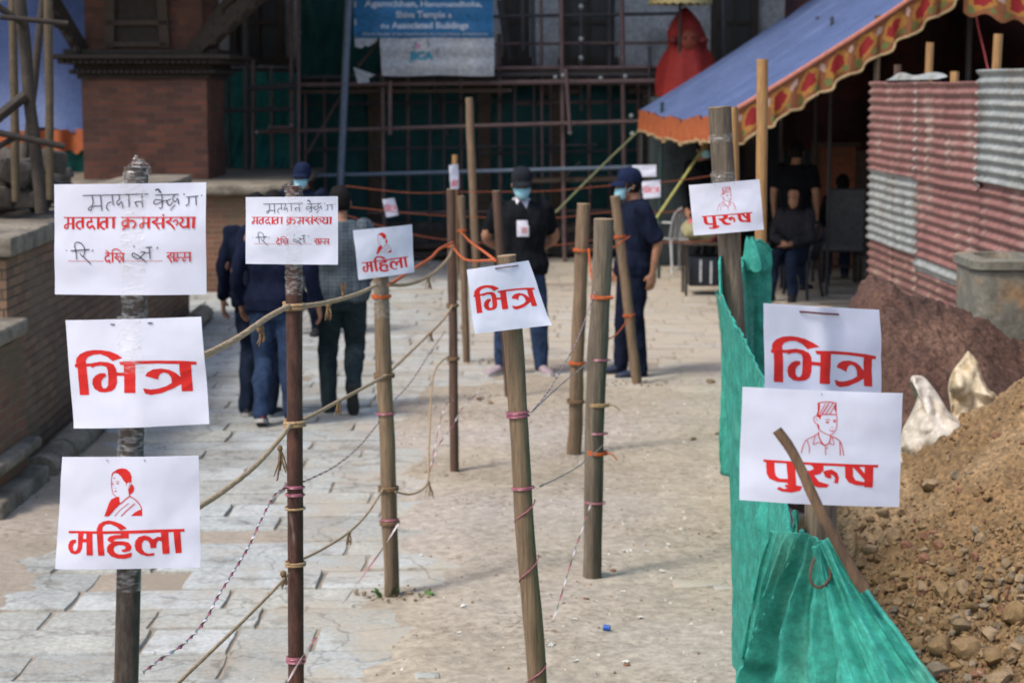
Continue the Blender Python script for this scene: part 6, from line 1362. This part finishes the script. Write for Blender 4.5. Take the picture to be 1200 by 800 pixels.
    for k in 'lr':
        a_, d_ = P['a' + k], P['d' + k].normalized(); sd_ = V3(-d_.y, d_.x, 0)
        if sd_.length < .1: sd_ = V3(1, 0, 0)
        sd_.normalize(); up = sd_.cross(d_).normalized()
        if up.dot(a_ - P['k' + k]) > 0: up = -up
        heel = a_ - d_ * .055 - up * .045
        m = B(); rr = []
        for t, w_, h_ in ((0, .024, .05), (.03, .036, .085), (.09, .038, .088), (.15, .042, .062), (.20, .044, .052), (.245, .036, .042), (.268, .018, .028)):
            c_ = heel + d_ * t - up * .035; rr.append([c_ + sd_ * math.cos(q) * w_ + up * (h_ / 2 + math.sin(q) * h_ / 2) for q in [6.2832 * j / 14 for j in range(14)]])
        m.rings(rr); so_ = m.go('shoe', shoes)
        m = B(); rr = []
        for t, w_ in ((-.006, .022), (.03, .040), (.10, .040), (.17, .047), (.23, .042), (.275, .016)):
            c_ = heel + d_ * t - up * .042; rr.append([c_ + sd_ * x_ * w_ + up * z_ for x_, z_ in ((-1, 0), (1, 0), (1, .026), (-1, .026))])
        m.rings(rr); m.go('sole', sole or M['sole_dark'], so_)
    if badge:
        m = B(); m.box(spine(1.05) + V3(-.0, -.158, -.03), (.10, .006, .135), Matrix.Rotation(R(-8), 3, 'X'), bevel=.0025); bd = m.go('badge', M['badge'])
        m = B(); m.box(spine(1.05) + V3(.012, -.1625, -.045), (.05, .004, .05), Matrix.Rotation(R(-8), 3, 'X')); m.go('photo', M['badge_photo'], bd)
        m = B()
        for sx in (-1, 1): m.tube([spine(1.05) + V3(sx * .02, -.156, .035), spine(1.5) + V3(sx * .05, -.135, .0), nk + V3(sx * .06, -.05, .01)], .004, 5)
        m.go('lanyard', M['navy'], bd)
        m = B(); m.add([nk + V3(-.055, -.075, .0), nk + V3(.055, -.075, .0), nk + V3(.012, -.145, -.13), nk + V3(-.012, -.145, -.13)], [(0, 1, 2, 3)]); m.add([nk + V3(-.055, -.075, .0), nk + V3(.055, -.075, .0), nk + V3(.05, -.03, .03), nk + V3(-.05, -.03, .03)], [(0, 1, 2, 3)]); q = m.go('undershirt', M['badge'], sh); z = q.modifiers.new('t', 'SOLIDIFY'); z.thickness = .012
    return root
def fabric(n, c, k=1.35, s=9): return mat(n, c, tuple(q * k for q in c), s, .95, .002, 260, spec=.12)
M['navy'] = fabric('navy_cloth', (.006, .009, .022)); M['black_cloth'] = fabric('black_knit', (.006, .007, .009)); M['jeans'] = fabric('blue_denim', (.022, .038, .078), 1.5, 6); M['dark_jeans'] = fabric('dark_denim', (.010, .016, .032), 1.4, 6)
M['green_trousers'] = fabric('dark_slate_trousers', (.016, .026, .03), 1.4); M['blue_jacket'] = fabric('dark_blue_jacket', (.006, .009, .024), 1.3); M['navy2'] = fabric('deep_navy_jacket', (.005, .008, .020), 1.3)
M['sole_dark'] = mat('dark_sole', (.02, .02, .02), (.03, .03, .03), 20, .8); M['sole_white'] = mat('pale_sole', (.5, .48, .46), (.4, .38, .36), 20, .7)
M['black_shoe'] = mat('black_shoe', (.015, .015, .018), (.025, .025, .03), 20, .5); M['red_shoe'] = mat('red_shoe', (.22, .02, .02), (.16, .015, .02), 20, .7); M['pink_shoe'] = mat('greyish_pink_shoe', (.36, .28, .30), (.26, .2, .22), 20, .7); M['blue_shoe'] = mat('navy_shoe', (.012, .02, .05), (.02, .03, .06), 20, .6)
M['badge'] = mat('white_badge', (.62, .6, .66), (.55, .52, .6), 20, .4); M['badge_photo'] = mat('badge_photo', (.45, .22, .2), (.3, .2, .25), 60, .4)
M['white_collar'] = mat('white_collar', (.55, .56, .6), (.45, .46, .5), 20, .8)
# grey check shirt
ck = fabric('grey_check_shirt', (.050, .066, .080), 1.25); nt = ck.node_tree; N = nt.nodes; b = N['Principled BSDF']; src = b.inputs['Base Color'].links[0].from_socket; tc = N.new('ShaderNodeTexCoord')
for dr in ('X', 'Z'):
    wv = N.new('ShaderNodeTexWave'); wv.bands_direction = dr; wv.inputs['Scale'].default_value = 11; wv.inputs['Distortion'].default_value = .6; nt.links.new(tc.outputs['Object'], wv.inputs[0])
    r = N.new('ShaderNodeValToRGB'); r.color_ramp.elements[0].position = .72; r.color_ramp.elements[1].position = .8; nt.links.new(wv.outputs['Fac'], r.inputs[0]); mu = N.new('ShaderNodeMath'); mu.operation = 'MULTIPLY'; mu.inputs[1].default_value = .25; nt.links.new(r.outputs[0], mu.inputs[0])
    mx = N.new('ShaderNodeMix'); mx.data_type = 'RGBA'; nt.links.new(mu.outputs[0], mx.inputs['Factor']); nt.links.new(src, mx.inputs['A']); mx.inputs['B'].default_value = (.14, .16, .18, 1); src = mx.outputs['Result']
nt.links.new(src, b.inputs['Base Color']); M['check'] = ck
def gp(px, py): p = ground(px, py); return Vector((p.x, p.y, 0))
cap_black = fabric('black_cap', (.012, .014, .018)); cap_navy = fabric('navy_cap', (.008, .013, .036))
person('man with black cap, blue mask and white badge, hands behind his back', gp(611, 438), R(4), 1.70, dict(
    kl=V3(.14, -.03, .49), al=V3(.165, .0, .085), kr=V3(-.14, -.03, .49), ar=V3(-.17, .02, .085), dl=V3(.35, -1, 0), dr=V3(-.75, -1, 0), el=V3(.285, .12, 1.13), wl=V3(.09, .20, .98), er=V3(-.285, .12, 1.13), wr=V3(-.09, .20, .98), hnod=R(4)),
    M['black_cloth'], M['jeans'], M['pink_shoe'], M['sole_white'], cap_black, -.052, True, M['white_collar'], .5, group='people', wide=1.12, seed=1)
person('man in navy uniform and navy cap facing left, pale mask on his chin', gp(742, 440), R(-78), 1.70, dict(
    kl=V3(.10, -.02, .49), al=V3(.11, .03, .085), ar=V3(-.11, -.08, .085), kr=V3(-.105, -.05, .49), dl=V3(.1, -1, 0), dr=V3(-.1, -1, 0), el=V3(.24, .13, 1.13), wl=V3(.22, .10, .88), er=V3(-.24, .08, 1.12), wr=V3(-.2, -.06, .9), chest=V3(0, .02, 1.25), head=V3(0, -.05, 1.57)),
    M['navy'], M['navy'], M['blue_shoe'], None, cap_navy, -.062, False, M['navy'], .62, group='people', wide=1.05, seed=2)
person('man walking away in dark blue jacket, jeans and red shoes behind the slim metal post', gp(325, 498), R(176), 1.66, dict(
    kl=V3(.10, -.06, .49), al=V3(.10, .10, .12), dl=V3(.1, -1, -.25), kr=V3(-.10, .02, .49), ar=V3(-.10, .0, .085), dr=V3(-.15, -1, 0), el=V3(.27, .06, 1.12), wl=V3(.27, -.08, .88), er=V3(-.27, .04, 1.12), wr=V3(-.30, -.05, .88)),
    M['blue_jacket'], M['jeans'], M['red_shoe'], M['sole_white'], group='people', wide=1.1, seed=3)
person('man walking away in navy jacket and dark jeans, left of the red shoes', gp(304, 486), R(172), 1.62, dict(
    kl=V3(.09, -.10, .50), al=V3(.09, .04, .09), dl=V3(.1, -1, 0), kr=V3(-.10, -.04, .49), ar=V3(-.10, .08, .085), dr=V3(-.15, -1, 0), er=V3(-.27, .05, 1.12), wr=V3(-.26, .02, .88), el=V3(.25, .05, 1.12), wl=V3(.28, -.04, .88)),
    M['navy2'], M['dark_jeans'], M['black_shoe'], M['sole_white'], group='people', wide=1.05, seed=4)
person('man walking away in grey checked shirt and dark slate trousers, one heel lifted', gp(401, 482), R(183), 1.66, dict(
    kl=V3(.10, -.06, .49), al=V3(.10, .02, .085), dl=V3(.1, -1, 0), kr=V3(-.10, -.08, .50), ar=V3(-.09, .19, .22), dr=V3(-.05, -.45, -.9), el=V3(.25, -.02, 1.12), wl=V3(.20, -.16, .96), er=V3(-.25, -.01, 1.12), wr=V3(-.18, -.18, .98)),
    M['check'], M['green_trousers'], M['black_shoe'], None, group='people', wide=1.08, seed=5)
person('guard in navy cap and blue mask facing the camera far behind the walking men', Vector((at(357, 350, 19.2).x, 19.2, 0)), R(-15), 1.64, None, M['navy'], M['navy'], M['black_shoe'], None, cap_navy, -.055, False, M['navy'], 1.0, group='people', vox=.012, seed=6)
sit = dict(pel=V3(0, .05, .52), chest=V3(0, .02, .84), neck=V3(0, .0, 1.04), head=V3(0, -.03, 1.16), hl=V3(.09, .03, .50), kl=V3(.12, -.40, .50), al=V3(.12, -.36, .09), hr=V3(-.09, .03, .50), kr=V3(-.11, -.40, .50), ar=V3(-.11, -.44, .09), sl=V3(.175, .01, .99), el=V3(.22, -.08, .73), wl=V3(.05, -.26, .66), sr=V3(-.175, .01, .99), er=V3(-.22, -.08, .73), wr=V3(-.04, -.27, .67))
sp_ = Vector((at(930, 340, 22.6).x, 22.6, 0))
person('seated person in dark grey patterned top with a wrist watch, in the canopy shade', sp_, R(-28), 1.66, sit, fabric('dark_grey_top', (.02, .02, .024), 1.5, 25), M['dark_jeans'], M['black_shoe'], None, longhair=True, group='people', vox=.012, seed=7)
person('standing person in black t-shirt seen from behind in the canopy shade', Vector((at(931, 300, 23.6).x, 23.6, 0)), R(160), 1.74, None, M['black_cloth'], M['dark_jeans'], M['black_shoe'], None, sleeve=.5, group='people', vox=.012, seed=8)
person('seated person seen from behind in the grey high backed chair', Vector((at(985, 310, 24.6).x, 24.55, 0)), R(180), 1.74, sit, M['black_cloth'], M['dark_jeans'], M['black_shoe'], None, group='people', vox=.012, seed=9)
person('dim person in dark jacket and pale blue mask beneath the canopy corner', Vector((at(822, 300, 25.2).x, 25.2, 0)), R(30), 1.72, None, M['black_cloth'], M['black_cloth'], M['black_shoe'], None, None, -.035, group='people', vox=.012, seed=10)

# ================================================================== FURNITURE UNDER THE CANOPY
def plastic_chair(loc, rz, mt, label):
    r = thing('plastic_chair', loc, label, 'chair', 'plastic chairs', rz)
    def go(m, nm): o = m.build(nm, mt, None); o.parent = r; return o
    m = MB(); m.grid(lambda u, v: Vector(((u - .5) * .44 * (1 - .1 * v), (v - .5) * .44, .43 + .02 * math.cos((u - .5) * 5) * -1 + .01 * v)), 12, 12); o = go(m, 'seat'); q = o.modifiers.new('t', 'SOLIDIFY'); q.thickness = .012
    m = MB()
    for k in range(7): x = -.17 + .34 * k / 6; m.bar((x, .21, .44), (x * 1.12, .30, .80 - .03 * (abs(k - 3) / 3) ** 2), .040, .010)
    m.tube(catmull([V3(-.22, .19, .45), V3(-.23, .28, .72), V3(-.16, .315, .83), V3(0, .325, .86), V3(.16, .315, .83), V3(.23, .28, .72), V3(.22, .19, .45)], 6), [(.018, .012)] * 37, 8); go(m, 'backrest')
    for sx in (-1, 1):
        m = MB(); m.tube(catmull([V3(sx * .235, .26, .66), V3(sx * .265, .05, .65), V3(sx * .26, -.17, .63), V3(sx * .235, -.20, .52), V3(sx * .225, -.20, .43)], 6), [(.022, .014)] * 25, 8); go(m, 'armrest')
        for y0, y1 in ((-.19, -.24), (.19, .27)): m = MB(); m.tube([(sx * .20, y0, .43), (sx * .215, (y0 + y1) / 2, .2), (sx * .235, y1, 0)], [(.024, .018), (.02, .016), (.018, .014)], 8); go(m, 'leg')
    return r
M['white_plastic'] = mat('white_plastic', (.5, .51, .52), (.42, .43, .44), 5, .45); M['black_plastic'] = mat('black_plastic', (.012, .014, .02), (.02, .022, .03), 5, .4)
g_ = ground(792, 319); plastic_chair((g_.x, g_.y + .1, 0), R(-150), M['white_plastic'], 'white plastic armchair right of the man in navy uniform')
plastic_chair(sp_ + Vector((.03, .09, 0)), R(-28), M['black_plastic'], 'black plastic armchair under the seated person with the watch')
M['grey_leather'] = mat('grey_upholstery', (.10, .10, .105), (.08, .08, .085), 6, .6); 
r = thing('high_back_chair', (at(985, 310, 24.3).x, 24.25, 0), 'grey upholstered high backed chair near the corrugated fence', 'chair', None, R(180))
for nm, fn in (('seat', lambda m: m.box((0, 0, .46), (.46, .46, .09), None, bevel=.025)), ('backrest', lambda m: m.box((0, .23, .83), (.46, .06, .70), Matrix.Rotation(R(-7), 3, 'X'), bevel=.02))):
    m = MB(); fn(m); o = m.build(nm, M['grey_leather'], None); o.parent = r
for sx in (-1, 1):
    for sy in (-1, 1): m = MB(); m.bar((sx * .20, sy * .2, 0), (sx * .19, sy * .19, .42), .04); o = m.build('leg', M['dark_wood'], None); o.parent = r
m = MB(); m.box((0, -.20, .2), (.38, .03, .03)); o = m.build('stretcher', M['dark_wood'], None); o.parent = r
g_ = ground(824, 348); tb_ = thing('small_table', (g_.x + .03, g_.y + .3, 0), 'small dark table beside the thick bark post with a bundle on it', 'table')
x0, y0 = g_.x + .03, g_.y + .3
m = MB(); m.box((x0, y0, .60), (.50, .50, .03), None, bevel=.006); m.build('table_top', M['mid_wood'], tb_)
for sx in (-1, 1):
    for sy in (-1, 1): m = MB(); m.bar((x0 + sx * .22, y0 + sy * .22, 0), (x0 + sx * .22, y0 + sy * .22, .585), .03); m.build('leg', M['dark_wood'], tb_)
m = MB(); m.box((x0, y0 + .02, .28), (.36, .36, .34), None, bevel=.01); m.build('shelf_box', M['black_plastic'], tb_)
for dx, a, b in ((-.05, .16, .42), (.07, .14, .40)): m = MB(); m.box((x0 + dx, y0 - .165, (a + b) / 2), (.025, .012, b - a)); m.build('white_strip', M['white_plastic'], tb_, False)
M['flower_cloth'] = mat('flowered_cloth', (.33, .30, .17), (.24, .23, .12), 7, .9, .006, 20, c3=(.45, .07, .10), s3=4.5, a3=(.56, .6))
m = MB(); m.ellipsoid((x0, y0, .74), (.24, .2, .15), 26, 16); m.ellipsoid((x0 + .12, y0 - .05, .80), (.11, .12, .10), 18, 12); o = m.solo('cloth_bundle', M['flower_cloth'], 'olive cloth bundle with pink and red flowers on the small table', 'bundle'); rough(o, .05, 9)
m = MB(); lx0, lx1 = at(958, 200, 26.2).x, at(1002, 200, 26.2).x; zt2 = at(980, 172, 26.2).z; m.box(((lx0 + lx1) / 2, 26.3, zt2 / 2), (lx1 - lx0, .24, zt2)); bw = thing('low_brick_wall', ((lx0 + lx1) / 2, 26.3, 0), 'orange red brick wall panel with timber frame deep under the canopy', 'brick wall'); m.build('brick_panel', brickmat('orange_brick', (.30, .085, .045), (.22, .065, .04), (.2, .12, .08)), bw, False)
m = MB(); m.box(((lx0 + lx1) / 2, 26.28, zt2 + .03), (lx1 - lx0 + .12, .3, .06)); m.box((lx0 - .035, 26.28, zt2 / 2), (.06, .28, zt2)); m.build('timber_frame', M['mid_wood'], bw, False)

# ================================================================== SMALL THINGS ON THE GROUND
M['litter'] = mat('white_litter', (.66, .65, .62), (.55, .54, .5), 30, .7)
rnd = random.Random(31)
lab = ['white scrap near the foot of the grey log post', 'white scrap lying left of the centre post']
for i, (px, py, sz) in enumerate([(735, 651, .05), (757, 652, .03), (776, 676, .03), (752, 569, .02), (543, 716, .04), (672, 733, .03), (646, 764, .045), (733, 782, .03), (538, 748, .02), (730, 700, .02), (750, 729, .025), (706, 668, .02), (494, 652, .03), (783, 645, .03), (675, 783, .03), (815, 588, .03)]):
    p = ground(px, py); p.z = max(earth_h(p.x, p.y), 0) + .003; sz *= .62; m = MB(); s_ = rnd.random() * 50; a0 = rnd.random() * 3; ar_ = rnd.uniform(.4, .9)
    def lf(u, v):
        x, y = (u - .5) * sz * 1.6, (v - .5) * sz * ar_ * 1.6
        return p + Vector((x * math.cos(a0) - y * math.sin(a0), x * math.sin(a0) + y * math.cos(a0), abs(noise.noise(Vector((u * 4 + s_, v * 4, 0)))) * sz * .8))
    m.grid(lf, 6, 6); m.solo('paper_scrap', M['litter'], 'small crumpled white scrap lying on the dusty path', 'scrap', 'white scraps on the path', smooth=False)
p = ground(711, 746); m = MB(); z = max(earth_h(p.x, p.y), 0) + .012; m.tube([p + Vector((-.014, .004, z + .002)), p + Vector((.014, -.004, z))], .013, 14); m.tube([p + Vector((.009, -.0026, z)), p + Vector((.0135, -.0042, z))], .0138, 14); m.solo('bottle_cap', mat('blue_plastic', (.01, .09, .42), (.01, .08, .36), 10, .4), 'bright blue plastic bottle cap lying on the dusty path', 'cap')
for i, (px, py, w_, d_) in enumerate([(822, 694, .26, .12), (852, 697, .12, .06), (500, 802, .10, .07)]):
    p = ground(px, py); m = MB(); m.box((p.x, p.y + d_ / 2, .018), (w_, d_, .03), Matrix.Rotation(R(rnd.uniform(-8, 8)), 3, 'Z'), bevel=.006); o = m.solo('stone_slab', M['paver'], ['flat grey stone slab poking from the earth beside the net', 'small flat stone chip between the slab and the net', 'small flat stone chip at the bottom edge of the picture'][i], 'stone'); rough(o, .004, 20)
for i, (px, py, sz, mi) in enumerate([(841, 512, .035, 4), (832, 449, .05, 4), (718, 673, .02, 3), (687, 709, .018, 3), (836, 631, .02, 2), (734, 785, .018, 3), (830, 635, .014, 4), (561, 470, .03, 4), (575, 476, .03, 0), (812, 518, .03, 4)]):
    p = ground(px, py); p.z = max(earth_h(p.x, p.y), 0); me = rockmesh(sz, 90 + i * 1.3, .5); me.materials.append(rmats[mi]); o = bpy.data.objects.new('pebble', me); COL.objects.link(o); o.location = p + Vector((0, 0, sz * .2)); tag(o, ['brown clod', '', 'grey pebble', 'reddish brick chip', 'dark clod'][mi] + ' lying on the dusty path', 'pebble', ['brown clods', '', 'grey pebbles', 'brick chips', 'dark clods'][mi] + ' on the path')
# crumbled earth round the feet of the posts
rnd = random.Random(77); cr = MB()
for base, n, rad in ((gC, 45, .13), (gE, 60, .16), (gF, 30, .14), (gG, 30, .13), (gI, 60, .25), (gJ, 30, .18), (gH, 20, .12)):
    for i in range(n):
        a = rnd.random() * 6.28; d = rad * (rnd.random() ** .6) + .03; c = Vector((base.x + math.cos(a) * d * 1.3, base.y + math.sin(a) * d, .012)); r = rnd.uniform(.004, .014)
        cr.ellipsoid(c, (r, r * .8, r * .6), 6, 4, Matrix.Rotation(a, 3, 'Z'))
cr.build('crumbled_earth', mat('dug_earth', (.23, .165, .105), (.16, .115, .075), 20, .95), smooth=False); tag(COL.objects['crumbled_earth'], 'crumbs of dug earth round the feet of the posts', 'earth', kind='stuff')
